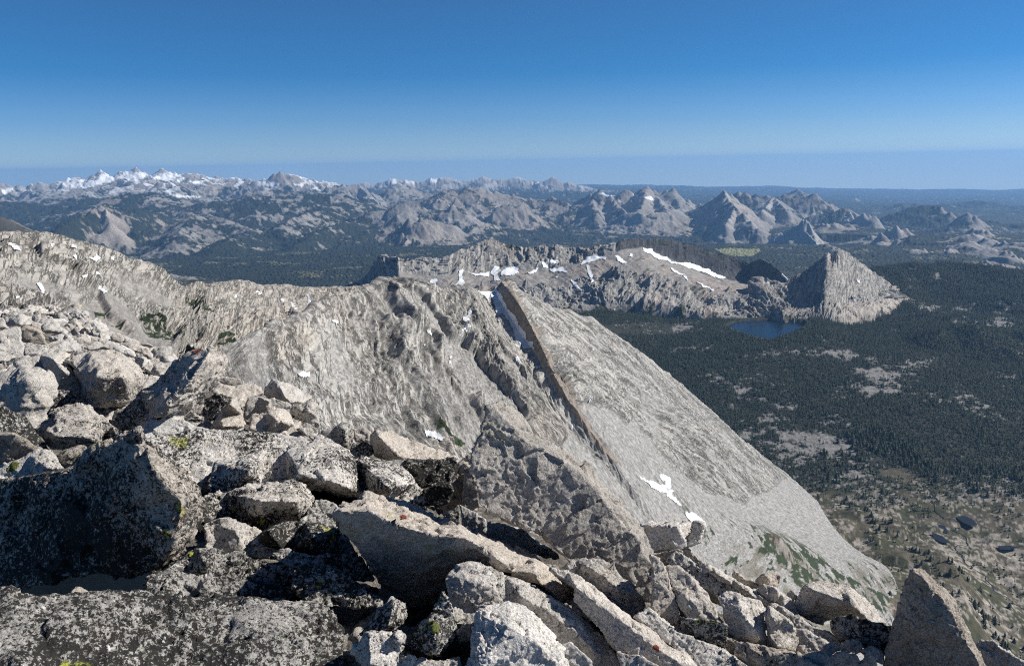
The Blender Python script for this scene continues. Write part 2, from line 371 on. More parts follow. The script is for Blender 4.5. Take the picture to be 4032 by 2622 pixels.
ridge(c3([(1120, 480), (1180, 490), (1230, 520)], 13300), 0.6, 15, 1.3)
ridge(c3([(1380, 500), (1440, 455), (1500, 420), (1560, 390), (1600, 370), (1690, 358), (1790, 357), (1870, 395), (1960, 425), (2060, 450), (2200, 470), (2400, 490)], 16500), 0.45, 35, 0.35, 0.4, 1200)
ridge(c3([(1770, 372, 16300), (1800, 362, 16300), (1870, 400, 16100)], 16300), 0.7, 20, 1.2)
ridge(c3([(1950, 425, 15300), (1990, 408, 15300), (2040, 430, 15300)], 15300), 0.7, 20, 1.15)
ridge(c3([(1340, 385), (1420, 365), (1520, 340), (1620, 345), (1740, 350), (1850, 345)], 24000), 0.4, 30, 0.4)
ridge(c3([(1700, 350), (1800, 340), (1900, 338), (2000, 325), (2100, 320), (2200, 340), (2300, 355), (2450, 360)], 27000), 0.4, 30, 0.3)
for (x0, y0, x1, y1, d) in ((2000, 530, 2060, 520, 11500), (2060, 530, 2125, 530, 11300), (2000, 562, 2060, 575, 10900), (2080, 600, 2140, 590, 10500), (1965, 612, 2035, 612, 10300),
                            (2200, 615, 2285, 610, 10300), (2090, 665, 2180, 660, 9600), (2210, 690, 2290, 680, 9200), (2270, 710, 2360, 725, 8900), (1915, 775, 1960, 770, 8300),
                            (1980, 775, 2090, 765, 8200), (2090, 745, 2150, 750, 8500), (2180, 790, 2280, 775, 8000), (2280, 790, 2400, 800, 7900), (1980, 720, 2010, 715, 9300),
                            (640, 668, 760, 655, 9700), (790, 680, 930, 680, 9500), (975, 640, 1030, 636, 10000), (1020, 665, 1095, 655, 9700), (1640, 665, 1740, 680, 9600),
                            (1830, 665, 1900, 660, 9700), (1040, 490, 1090, 486, 13000), (960, 490, 1010, 492, 13000), (1300, 575, 1350, 575, 12000)):
    ridge(c3([(x0, y0), ((x0 + x1) / 2, min(y0, y1) - 6), (x1, y1)], d), 0.55, 12, 1.35, prom=85)
# horizon hills
ridge(c2([(1600, 218), (1650, 216), (1750, 215), (1900, 208), (1980, 204), (2100, 220), (2250, 212), (2330, 207), (2400, 210)], 47000), 0.25, 60, 0.8)
ridge(c3([(0, 208), (150, 215), (300, 235), (500, 235), (760, 242), (900, 262)], 50000), 0.2, 60, 0.3)
ridge(c3([(820, 275), (870, 263), (1050, 256), (1130, 245), (1220, 240), (1400, 243), (1600, 244), (1700, 258), (1900, 262), (2100, 275), (2240, 278), (2400, 282), (2600, 285)], 52000), 0.2, 60, 0.2)
# forested hill beyond the pyramid peak
ridge([(3380, 1075, 5000), (3480, 1045, 5300), (3600, 1034, 5500), (3740, 1036, 5700), (3900, 1046, 5700), (4032, 1062, 5800), (4200, 1080, 5800)], 0.22, 14, 0.0)
ridge([(3700, 1330, 3900), (3850, 1300, 4000), (4032, 1310, 4100), (4200, 1320, 4100)], 0.2, 20, 0.55)

LAKE_Z = at(3030.0, 1290.0, 4000.0)[2]
# land colours
FOREST = np.array([0.022, 0.030, 0.021]); GRAN = np.array([0.29, 0.28, 0.265]); GRASS = np.array([0.10, 0.105, 0.045]); SNOW = np.array([0.86, 0.88, 0.91])
gx = np.gradient(H, axis=0) / (DD * (AZ[1] - AZ[0])); gy = np.gradient(H, axis=1) / np.gradient(RD)[None, :]
SLP = np.hypot(gx, gy)
PXg, PYg = project(np.stack([GX, GY, H], -1))
n1 = fbm2(GX / (330 * WS), GY / (330 * WS), 5, 0.6, 41); n2 = fbm2(GX / (90 * WS), GY / (90 * WS), 4, 0.65, 44)
far = sstep(6200, 7500, DD)
rockm = sstep(-0.08, 0.16, (ROCK - 0.95) * 1.25 + n1 * 0.95 + n2 * 0.7 + np.clip(SLP - .5, -.3, .5) * .35)
rockm = np.where(ROCK <= 0, 0, rockm)
rockm = np.maximum(rockm, sstep(0.28, 0.5, n1 * .7 + n2 * .6) * 0.75 * sstep(9000, 13000, DD))
# basin floor: rock benches, grass, dark soil under the trees
n3 = fbm2(GX / 130, GY / 130, 5, 0.6, 51); n4 = fbm2(GX / 22, GY / 22, 4, 0.7, 55); n5 = fbm2(GX / 7, GY / 7, 2, .6, 58); nL = fbm2(GX / 520, GY / 520, 3, .5, 59)
open_b = 1 - sstep(2150, 2500, DD + n3 * 420 + (AA - math.radians(23)) * -900)
bas_rock = sstep(0.0, 0.18, n3 * 0.6 + n4 * 0.75 + n5 * .45 - 0.04)
soil = np.array([0.105, 0.092, 0.062])
colB = soil + (np.array([.060, .060, .030]) - soil) * sstep(-0.1, 0.2, fbm2(GX / 60, GY / 60, 3, .5, 61))[..., None]
colB = colB * (1 + .35 * n5)[..., None]
colB = colB + (np.array([.36, .325, .28]) - colB) * (bas_rock * 0.85)[..., None]
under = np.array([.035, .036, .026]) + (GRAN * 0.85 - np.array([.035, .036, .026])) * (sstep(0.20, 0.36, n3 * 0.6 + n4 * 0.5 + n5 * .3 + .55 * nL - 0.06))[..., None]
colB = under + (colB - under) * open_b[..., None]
tone = 1 + 0.22 * fbm2(GX / 900, GY / 900, 3, .5, 71)
colF = FOREST * (1 + 0.35 * n2)[..., None]
warm = np.array([1.06, 0.99, 0.92])
gran_c = GRAN * tone[..., None] * (1 + (warm - 1) * sstep(-0.2, 0.4, fbm2(GX / 1500, GY / 1500, 2, .5, 77))[..., None]) * (0.80 + 0.28 * rkn + .22 * crg)[..., None]
gran_c = gran_c * (1 + .45 * sstep(1.18, 1.36, ROCK))[..., None]
colF = colF + (gran_c - colF) * rockm[..., None]
# the pale green meadow on the plain and small clearings
mead = in_poly(PXg, PYg, [(2815, 980), (2870, 975), (2990, 978), (2995, 990), (2960, 1005), (2900, 1008), (2840, 995)]) & (DD > 7000)
colF[mead] = np.array([0.24, 0.25, 0.12]) * (1 + 0.2 * n2[mead])[:, None]
cl = (n1 > 0.33) & (DD > 7500) & (DD < 11500) & (SLP < 0.12) & (ROCK <= 0)
colF[cl] = np.array([0.17, 0.16, 0.09])
# old snow on the high far ranges
ele = H
sn_n = fbm2(GX / 420, GY / 420, 4, 0.6, 81) + 0.5 * fbm2(GX / 110, GY / 110, 3, .6, 85)
hi = sstep(-620, -200, ele) * (DD > 17000)
snow = hi * sstep(0.02, 0.10, sn_n - (SLP - 0.42) * 0.8 - 0.04)
snow = snow * (AA < math.radians(8))
K = K1
def cp1(pts): return [(x * K, 600 + y * K) for x, y in pts]
def cp2(pts): return [(1350 + x * K, 600 + y * K) for x, y in pts]
wig_x, wig_y = vn2(PXg / 14, PYg / 9, 5) * 7, vn2(PXg / 14, PYg / 9, 8) * 4
for poly, dmin in ((cp1([(850, 125), (930, 122), (1000, 132), (1035, 150), (990, 172), (930, 182), (885, 185), (865, 160)]), 20000),
                   (cp1([(1050, 158), (1130, 150), (1240, 152), (1200, 190), (1120, 185), (1060, 168)]), 20000),
                   (cp1([(590, 200), (690, 165), (740, 160), (815, 165), (790, 190), (700, 205), (660, 225), (590, 240), (540, 225)]), 20000),
                   (cp1([(455, 220), (540, 205), (585, 215), (560, 235), (470, 240)]), 18000),
                   (cp1([(0, 250), (60, 235), (90, 240), (60, 275), (0, 275)]), 18000), (cp1([(1300, 188), (1400, 190), (1380, 210), (1310, 205)]), 18000),
                   (cp1([(1220, 170), (1290, 165), (1260, 190), (1225, 192)]), 18000), (cp1([(1120, 262), (1180, 258), (1240, 290), (1400, 295), (1340, 305), (1230, 305)]), 15000),
                   (cp1([(1780, 212), (1880, 195), (1950, 220), (1930, 240), (1850, 225), (1790, 222)]), 15000), (cp1([(2040, 205), (2120, 200), (2100, 235), (2060, 225)]), 15000),
                   (cp1([(1620, 225), (1690, 190), (1700, 205), (1640, 240)]), 15000), (cp1([(2140, 235), (2200, 240), (2230, 258), (2160, 245)]), 15000),
                   (cp2([(340, 180), (385, 178), (380, 200), (345, 215)]), 25000), (cp2([(430, 185), (500, 192), (495, 205), (440, 200)]), 25000),
                   (cp2([(590, 175), (655, 175), (650, 195), (590, 190)]), 25000), (cp2([(1300, 195), (1360, 200), (1345, 212), (1310, 208)]), 25000),
                   (cp2([(1770, 282), (1800, 275), (1870, 288), (1900, 300), (1860, 300)]), 14000), (cp2([(2010, 285), (2040, 290), (2050, 305), (2020, 300)]), 14000),
                   (cp2([(2100, 300), (2140, 298), (2170, 320), (2150, 330), (2110, 312)]), 13500), (cp2([(1905, 325), (1940, 335), (1930, 345)]), 13500)):
    snow = np.where(in_poly(PXg + wig_x, PYg + wig_y, poly) & (DD > dmin), 1.0, snow)
colF = colF + (SNOW - colF) * snow[..., None]
COL = colB + (colF - colB) * far[..., None]
# forest texture: crowns as relief on the wooded plain beyond the modelled trees
H = H + far * (1 - rockm) * (vn2(AA / 0.0013, np.log(DD) / 0.0075, 3) * 9)
H = H - 0.87 * DD ** 2 / (2 * 6371000.0)
# lake beds
PXg, PYg = project(np.stack([GX, GY, H], -1))
LAKES = {'lake': ([(2865, 1286), (2895, 1272), (2960, 1264), (3040, 1262), (3105, 1266), (3160, 1275), (3172, 1286), (3135, 1308), (3080, 1324), (3035, 1336), (2985, 1330), (2925, 1312)], 3800.0)}
WL = {}
for nme, (pl, dist) in LAKES.items():
    zl = at(np.mean([p[0] for p in pl]), np.mean([p[1] for p in pl]), dist)[2]
    r = ray(np.array([p[0] for p in pl], float), np.array([p[1] for p in pl], float)); P = r * (zl / r[:, 2])[:, None]
    WL[nme] = (P, zl)
    c = P[:, :2].mean(0)
    inside = in_poly(GX, GY, (c + (P[:, :2] - c) * 1.03).tolist()); near = np.hypot(GX - c[0], GY - c[1])
    rr = np.linalg.norm(P[:, :2] - c, axis=1).max()
    k = 1 - sstep(rr * 0.9, rr * 2.2, near)
    H = H * (1 - k) + (zl + 2.5 + 6 * np.abs(n3) * sstep(rr * .7, rr * 1.6, near)) * k
    H = np.where(inside, zl - 6, H)
    WLP = P
# the ground comes up to meet the feet of the near mountains
_q = 4032.0 / 2380.0
_ft = [(1200, 724, 3750), (1250, 724, 3800), (1345, 722, 3900), (1440, 724, 3980), (1490, 724, 3990), (1560, 732, 3990), (1640, 743, 3990), (1700, 748, 3990), (1765, 745, 3990), (1835, 744, 4000), (1860, 746, 3990), (1905, 744, 3990),
       (1935, 742, 3990), (1970, 740, 4080), (2030, 728, 4300), (2080, 716, 4550), (2110, 700, 4850), (1790, 1237, 1190), (1900, 1290, 1420), (1950, 1300, 1560), (2010, 1310, 1660), (2070, 1330, 1690), (2110, 1400, 1520), (1980, 1250, 1780), (1930, 1200, 1870)]
_fw = np.array([at(x * _q, y * _q, d) for x, y, d in _ft]); _num = np.zeros(H.shape); _den = np.full(H.shape, 1e-3)
for p in _fw:
    a = math.atan2(p[0], p[1]); d = math.hypot(p[0], p[1]); sg = 0.085 * d
    i = int((a - AZ[0]) / (AZ[1] - AZ[0])); j = int(np.searchsorted(RD, d))
    k = np.exp(-((GX - p[0]) ** 2 + (GY - p[1]) ** 2) / (sg * sg)) ; _num += k * (p[2] - 4 - H[i, j]); _den += k
H = H + _num / np.maximum(_den, 1.0) * (np.abs(H - WL['lake'][1]) > -1)
c = WL['lake'][0][:, :2].mean(0)
inside = in_poly(GX, GY, (c + (WL['lake'][0][:, :2] - c) * 1.03).tolist())
_rl = np.hypot(GX - c[0], GY - c[1])
H = np.maximum(H, (WL['lake'][1] + 2 - np.maximum(_rl - 260, 0) * .12))
H = np.where(inside, WL['lake'][1] - 6, H)
LAND_H = H
M_land = terrain_mat("land", 0.055, 3.0, 0.5)
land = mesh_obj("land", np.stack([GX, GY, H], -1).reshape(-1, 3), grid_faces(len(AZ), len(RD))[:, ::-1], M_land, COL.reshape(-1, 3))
tag(land, kind='structure')
def water(name, P, zl, mat=None):
    bm = bmesh.new(); n = len(P)
    c = P.mean(0)
    vs = [bm.verts.new((c[0] + (p[0] - c[0]) * 1.05, c[1] + (p[1] - c[1]) * 1.05, zl)) for p in P]
    f = bm.faces.new(vs)
    if f.normal.z < 0: f.normal_flip()
    me = bpy.data.meshes.new(name); bm.to_mesh(me); bm.free(); me.materials.append(mat or M_water)
    o = bpy.data.objects.new(name, me); SC.collection.objects.link(o); return tag(o, kind='structure')
for nme, (P, zl) in WL.items(): water(nme, P, zl)
def land_z(x, y):
    d = np.hypot(x, y); a = np.arctan2(x, y)
    i = np.clip((a - AZ[0]) / (AZ[1] - AZ[0]), 0, len(AZ) - 1.001); j = np.clip(np.interp(d, RD, np.arange(len(RD))), 0, len(RD) - 1.001)
    i0, j0 = i.astype(int), j.astype(int); fi, fj = i - i0, j - j0
    return (LAND_H[i0, j0] * (1 - fi) + LAND_H[i0 + 1, j0] * fi) * (1 - fj) + (LAND_H[i0, j0 + 1] * (1 - fi) + LAND_H[i0 + 1, j0 + 1] * fi) * fj

# ------------------------------------------------------------------ near mountains, each a surface swept from crest to foot
Q = 4032.0 / 2380.0               # the coordinates below were read off a 2380 pixel wide copy of the photo
def swept(rows, nu, nv, back=((260, -170), (800, -620)), x0=None, x1=None):
    """rows: crest to foot, each a list of (x, y, distance[, u]); returns world grid nu x nv, plus along / down metres"""
    uu = np.linspace(0, 1, nu); G = []
    for r in rows:
        u = np.array([p[3] if len(p) > 3 else (p[0] - x0) / (x1 - x0) for p in r], float)
        X = np.array([p[0] * Q for p in r]); Y = np.array([p[1] * Q for p in r]); Dn = np.array([p[2] for p in r], float)
        G.append(at(np.interp(uu, u, X), np.interp(uu, u, Y), np.interp(uu, u, Dn)))
    c = G[0]; rad = c.copy(); rad[:, 2] = 0; rad /= np.linalg.norm(rad, axis=1, keepdims=True)
    for dist, dz in back:
        q = c + rad * dist; q[:, 2] += dz; G.insert(0, q)
    q = G[-1] - rad * 25; q[:, 2] -= 220; G.append(q)
    G = np.stack(G, 1)                                       # nu x R x 3
    R = G.shape[1]; nb = len(back)
    px, py = project(G); seg = np.hypot(np.diff(px, axis=1), np.diff(py, axis=1)).mean(0)
    seg[:nb] = seg[nb:].mean() * 0.18; seg[-1] = seg[nb:-1].mean() * 0.12
    cum = np.concatenate([[0], np.cumsum(seg)]); cum /= cum[-1]
    vv = np.interp(np.linspace(0, 1, nv), cum, np.arange(R))
    i = np.clip(vv.astype(int), 0, R - 2); t = (vv - i)[None, :, None]
    im, ip = np.maximum(i - 1, 0), np.minimum(i + 2, R - 1)
    p0, p1, p2, p3 = G[:, im], G[:, i], G[:, i + 1], G[:, ip]
    m1 = (p2 - p0) / 2; m2 = (p3 - p1) / 2
    kill = (i == nb - 1)[None, :, None]; m2 = np.where(kill, (p2 - p1), m2)       # keep the crest sharp
    kill = (i == nb)[None, :, None]; m1 = np.where(kill, (p2 - p1), m1)
    S = (2 * t ** 3 - 3 * t ** 2 + 1) * p1 + (t ** 3 - 2 * t ** 2 + t) * m1 + (-2 * t ** 3 + 3 * t ** 2) * p2 + (t ** 3 - t ** 2) * m2
    U = np.concatenate([[0], np.cumsum(np.linalg.norm(np.diff(S[:, nv // 2], axis=0), axis=1))])
    V = np.concatenate([np.zeros((nu, 1)), np.cumsum(np.linalg.norm(np.diff(S, axis=1), axis=2), axis=1)], 1)
    return S, np.repeat(U[:, None], nv, 1), V, uu[:, None] + 0 * V, (vv[None, :] - nb) + 0 * V
def normals(S):
    a = np.gradient(S, axis=0); b = np.gradient(S, axis=1)
    n = np.cross(b, a); n /= np.linalg.norm(n, axis=-1, keepdims=True) + 1e-9
    flip = np.sign(np.median(n[..., 2])); return n * (flip if flip else 1)
def fin(name, S, col, mat, U=None, V=None, rk=None):
    nu, nv = S.shape[:2]; f = grid_faces(nu, nv)
    p = S.reshape(-1, 3)
    if np.median(np.cross(p[f[:, 1]] - p[f[:, 0]], p[f[:, 3]] - p[f[:, 0]])[:, 2]) < 0: f = f[:, ::-1]
    o = mesh_obj(name, p, f, mat, np.clip(col, 0, .95).reshape(-1, 3), attrs=None if U is None else {'fl': np.stack([U, V, 0 * U], -1).reshape(-1, 3), 'rk': np.clip(rk, 0, 1).ravel()}); tag(o, kind='structure'); return o
def lay_snow(S, patches, lift, prefix_px=None, wig=6.0):
    """snow lying on a swept surface: the surface's own cells inside each outline, lifted clear of the rock"""
    n = normals(S); px, py = project(S); nu, nv = S.shape[:2]
    k = max(3, int(nu / 200))
    sm = S.copy()
    for _ in range(3): sm[1:-1, 1:-1] = (sm[:-2, 1:-1] + sm[2:, 1:-1] + sm[1:-1, :-2] + sm[1:-1, 2:]) / 4
    L = sm + n * lift
    wx = px + vn2(px / 16, py / 16, 3) * wig + vn2(px / 6, py / 6, 5) * wig * .5; wy = py + vn2(px / 16, py / 16, 9) * wig + vn2(px / 6, py / 6, 12) * wig * .5
    idx = np.arange(nu * nv).reshape(nu, nv)
    for poly, label, grp in patches:
        m = in_poly(wx, wy, poly)
        if grp == 'run': m &= np.ones_like(m)
        fm = m[:-1, :-1]
        cells = set(map(tuple, np.argwhere(fm))); best = []
        while cells:
            st = [cells.pop()]; comp = [st[0]]
            while st:
                i_, j_ = st.pop()
                for c_ in ((i_ + 1, j_), (i_ - 1, j_), (i_, j_ + 1), (i_, j_ - 1)):
                    if c_ in cells: cells.discard(c_); st.append(c_); comp.append(c_)
            if len(comp) > len(best): best = comp
        fm = np.zeros_like(fm)
        for c_ in best: fm[c_] = True
        q = np.stack([idx[:-1, :-1][fm], idx[1:, :-1][fm], idx[1:, 1:][fm], idx[:-1, 1:][fm]], -1)
        if len(q) < 4: continue
        u, inv = np.unique(q.ravel(), return_inverse=True); P = L.reshape(-1, 3)[u]; f = inv.reshape(-1, 4)
        if np.median(np.cross(P[f[:, 1]] - P[f[:, 0]], P[f[:, 3]] - P[f[:, 0]])[:, 2]) < 0: f = f[:, ::-1]
        o = mesh_obj("snow_patch", P, f, M_snow, smooth=True)
        tag(o, label, "snow patch", grp, 'thing')
A = np.array
GRANITE, SCREE, TAN, DARKR, SHRUB = A([.42, .405, .375]), A([.30, .292, .278]), A([.42, .36, .30]), A([.17, .165, .155]), A([.035, .05, .022])
def lerp(a, b, m): return a + (b - a) * np.asarray(m)[..., None]

# --- the big streaked granite ridge
rows = [
 [(420, 845, 400, 0), (500, 812, 450, .012), (540, 797, 470, .02), (600, 770, 520, .04), (650, 752, 580, .10), (690, 737, 640, .16), (750, 702, 740, .24), (800, 690, 810, .29), (850, 672, 880, .34), (880, 660, 920, .37), (905, 655, 960, .40),
  (940, 664, 1000, .445), (960, 660, 1030, .47), (1010, 667, 1080, .52), (1060, 672, 1140, .58), (1105, 672, 1190, .64), (1113, 677, 1225, .655), (1148, 677, 1243, .685), (1165, 653, 1250, .70), (1185, 652, 1300, .72),
  (1215, 680, 1360, .75), (1300, 722, 1480, .80), (1380, 748, 1590, .84), (1450, 790, 1680, .87), (1560, 880, 1800, .90), (1660, 970, 1880, .93), (1760, 1052, 1950, .96), (1830, 1105, 1940, .98), (1900, 1165, 1930, 1)],
 [(440, 880, 370, 0), (560, 835, 430, .02), (680, 845, 520, .10), (735, 850, 560, .16), (810, 835, 640, .24), (930, 810, 760, .34), (1060, 810, 880, .47), (1120, 790, 970, .58), (1150, 755, 1075, .64), (1163, 757, 1085, .655),
  (1193, 750, 1100, .685), (1206, 706, 1103, .70), (1229, 738, 1138, .72), (1360, 830, 1320, .80), (1500, 930, 1480, .87), (1690, 1040, 1650, .93), (1930, 1215, 1830, 1)],
 [(460, 930, 340, 0), (580, 890, 400, .02), (720, 940, 460, .10), (880, 960, 540, .24), (1020, 945, 640, .34), (1130, 930, 740, .47), (1180, 885, 850, .58), (1208, 832, 975, .64), (1218, 832, 985, .655),
  (1244, 822, 1000, .685), (1255, 797, 1001, .70), (1278, 812, 1030, .72), (1420, 930, 1150, .80), (1540, 1030, 1300, .87), (1720, 1120, 1480, .93), (1970, 1260, 1760, 1)],
 [(490, 1000, 310, 0), (610, 960, 370, .02), (780, 1020, 420, .10), (960, 1060, 480, .24), (1090, 1060, 560, .34), (1200, 1050, 650, .47), (1270, 1010, 750, .58), (1285, 945, 845, .64), (1293, 944, 850, .655), (1306, 930, 858, .685), (1316, 918, 860, .70), (1345, 925, 885, .72), (1480, 1030, 1040, .80),
  (1580, 1120, 1180, .87), (1750, 1190, 1380, .93), (2010, 1290, 1690, 1)],
 [(540, 1080, 290, 0), (640, 1050, 340, .02), (840, 1120, 390, .10), (1040, 1170, 430, .24), (1180, 1200, 500, .34), (1330, 1220, 600, .47), (1420, 1220, 700, .58), (1490, 1190, 820, .66), (1500, 1180, 830, .70), (1640, 1230, 1010, .80), (1770, 1240, 1170, .87),
  (1900, 1290, 1400, .93), (2070, 1330, 1640, 1)],
 [(680, 1200, 280, 0), (900, 1280, 320, .10), (1100, 1330, 350, .24), (1250, 1350, 420, .34), (1400, 1360, 500, .47), (1500, 1370, 580, .58), (1580, 1360, 680, .66), (1680, 1350, 860, .80), (1790, 1370, 960, .87),
  (1950, 1420, 1160, .93), (2110, 1460, 1400, 1)],
 [(760, 1500, 200, 0), (950, 1600, 220, .10), (1150, 1700, 230, .24), (1300, 1750, 260, .34), (1480, 1750, 310, .47), (1580, 1750, 360, .58), (1660, 1720, 430, .66), (1740, 1680, 560, .80), (1850, 1650, 680, .87),
  (2000, 1650, 850, .93), (2160, 1650, 1100, 1)]]
S, U, V, UU, VV = swept(rows, 1150, 620)
n = normals(S)
px, py = project(S)
jx, jy = px / Q + 16 * fbm2(U / 60, V / 90, 4, .6, 3), py / Q + 16 * fbm2(U / 60, V / 90, 4, .6, 4)
low = in_poly(jx, jy, [(1325, 1010), (1345, 925), (1420, 950), (1500, 1012), (1560, 1090), (1650, 1140), (1730, 1168), (1830, 1112), (1900, 1150), (2200, 1330), (2200, 1700), (900, 1700), (1080, 1110), (1230, 1075)])
chute = in_poly(jx, jy, [(1030, 800), (1090, 830), (1150, 900), (1225, 985), (1170, 1010), (1100, 930), (1040, 860)]) | in_poly(jx, jy, [(1150, 800), (1200, 850), (1270, 930), (1260, 950), (1190, 880)])
rib = sstep(.69, .71, UU) * (1 - low)                  # clean streaked slabs right of the gully
scree = np.maximum(low * 1.0, chute * .8)
scree = np.maximum(scree, sstep(.2, .4, fbm2(U / 60, V / 240, 4, .55, 6) - .2 * rib) * .7)
for _ in range(2): scree[1:-1, 1:-1] = (scree[:-2, 1:-1] + scree[2:, 1:-1] + scree[1:-1, :-2] + scree[1:-1, 2:]) / 4
gul = ((UU > .64) & (UU < .71) & (VV < 3.6)) * 1.0
rocky = (1 - scree) * (1 - .85 * gul)
Uw = U + fbm2(U / 90, V / 120, 3, .5, 8) * 30 + V * 0.10
g1 = ridged2(Uw / 75, V / 420, 4, .5, 1, rot=False); g2 = ridged2(Uw / 26, V / 380, 4, .55, 2, rot=False); g3 = fbm2(U / 14, V / 22, 4, .6, 4)
Us = (V - .5 * U) * .9 + fbm2(U / 160, V / 90, 3, .5, 18) * 10
g4 = ridged2(Us / 20, U / 420, 4, .6, 15, rot=False); g5 = fbm2(Us / 55, U / 500, 3, .5, 16)
near_g = sstep(.645, .54, UU) * .75 + .25
blk = ridged2(U / 34 + V / 80, V / 40, 4, .55, 14)
dgn = ridged2((U + V * .45) / 110, (V - U * .2) / 520, 3, .5, 17, rot=False)
sz = .55 + .4 * sstep(400, 900, np.hypot(S[..., 0], S[..., 1]))
g0 = ridged2((Uw + V * .12) / 190, V / 1100, 3, .45, 41, rot=False); _l = fbm2(Uw / 55, V / 80, 4, .6, 43) * 5; led = (np.floor(_l) + sstep(.75, 1.0, _l - np.floor(_l))) / 5
_l = fbm2(Us / 40, U / 300, 4, .6, 44) * 6; led2 = (np.floor(_l) + sstep(.8, 1.0, _l - np.floor(_l))) / 6
disp = rocky * sz * ((g0 * 20 + g1 * 11 + dgn * 10 + g2 * 7.5 + g3 * 2.6 + blk * 4 + led * 11 + ridged2((U - V * .7) / 17, (U + V * .7) / 60, 3, .55, 47, rot=False) * 2.2) * (1 - rib) * near_g + rib * (g4 * 7 + g5 * 10 + led2 * 20 + g3 * 1.2)) + scree * (g3 * .9 + fbm2(U / 60, V / 260, 3, .5, 9) * 3 + fbm2(U / 4, V / 4, 2, .6, 19) * 1.1)
disp = disp + gul * (g3 * 3.5 + blk * 3 + led * 6)
disp = disp * (1 - .6 * sstep(.25, 0.0, np.abs(VV)) ) * sstep(-1.5, 0, VV)
S = S + n * disp[..., None]
S[..., 2] += (np.maximum(0, vn2(U / 22, 0 * U, 441)) * 5 + np.maximum(0, vn2(U / 9, 0 * U, 442)) * 3) * sstep(.2, 0, np.abs(VV)) * sstep(.02, .08, UU) * (1 - gul)
tone = fbm2(U / 160, V / 260, 4, .55, 20); st = ridged2(Uw / 9, V / 260, 4, .6, 22, rot=False)
st = np.where(rib > .5, ridged2(Us / 9, U / 300, 4, .6, 23, rot=False), st)
col = lerp(GRANITE, DARKR, sstep(.1, .8, -st + .15 * g3) * .7 * rocky)
col = lerp(col, DARKR * 1.2, sstep(.15, .5, fbm2(Us / 50, np.where(rib > .5, U, V) / 330, 4, .6, 39)) * .55 * rocky)
col = lerp(col, GRANITE * 1.14, sstep(.15, .5, tone) * rocky * .7)
col = lerp(col, TAN, sstep(.1, .45, fbm2(U / 110, V / 90, 4, .6, 25)) * .35 * rocky * (1 - rib))
col = lerp(col, SCREE, scree * .9)
col = lerp(col, DARKR, sstep(.3, .7, -blk) * .3 * rocky * (1 - rib))
col = col * (1 + .22 * fbm2(U / 5, V / 5, 3, .6, 30) + .55 * scree * fbm2(U / 3, V / 3, 2, .8, 31))[..., None]
col = lerp(col, A([.27, .225, .185]), gul * sstep(.684, .688, UU) * .8)
fan = in_poly(px, py, [(x * Q, y * Q) for x, y in [(1740, 1215), (1800, 1215), (1870, 1265), (1950, 1330), (2030, 1370), (2150, 1420), (2150, 1500), (2060, 1480), (1960, 1440), (1880, 1390), (1800, 1300)]])
dwn = (VV > 3.9)
shr = sstep(.02, .12, fbm2(U / 22, V / 30, 4, .6, 33) + .45 * fan - .30)
veg = sstep(3.7, 4.3, VV) * sstep(.8, .86, UU)
col = lerp(col, A([.13, .115, .075]), veg * sstep(-.1, .3, fbm2(U / 40, V / 40, 3, .5, 36)) * .7)
col = lerp(col, SHRUB, shr * sstep(.74, .80, UU) * sstep(3.4, 4.0, VV))
krm = in_poly(px, py, [(x * Q, y * Q) for x, y in [(1000, 1005), (1075, 1045), (1060, 1055), (1000, 1020)]])
col = lerp(col, SHRUB * 1.3, krm * 1.0)
M_ridge = terrain_mat("streaked_granite", 0.16, 1.5, 0.42, 0.05)
fin("mountain_ridge", S, col, M_ridge, np.where(rib > .5, Us, U), np.where(rib > .5, U, V), rocky)
cp3 = lambda pts: [(2680 + x * .568, 600 + y * .568) for x, y in pts]
c5 = lambda pts: [(1350 + x * K1, 1200 + y * K1) for x, y in pts]
def d_(pts): return [(x * Q, y * Q) for x, y in pts]
SHORT = "small snow patch on the grey granite slope"
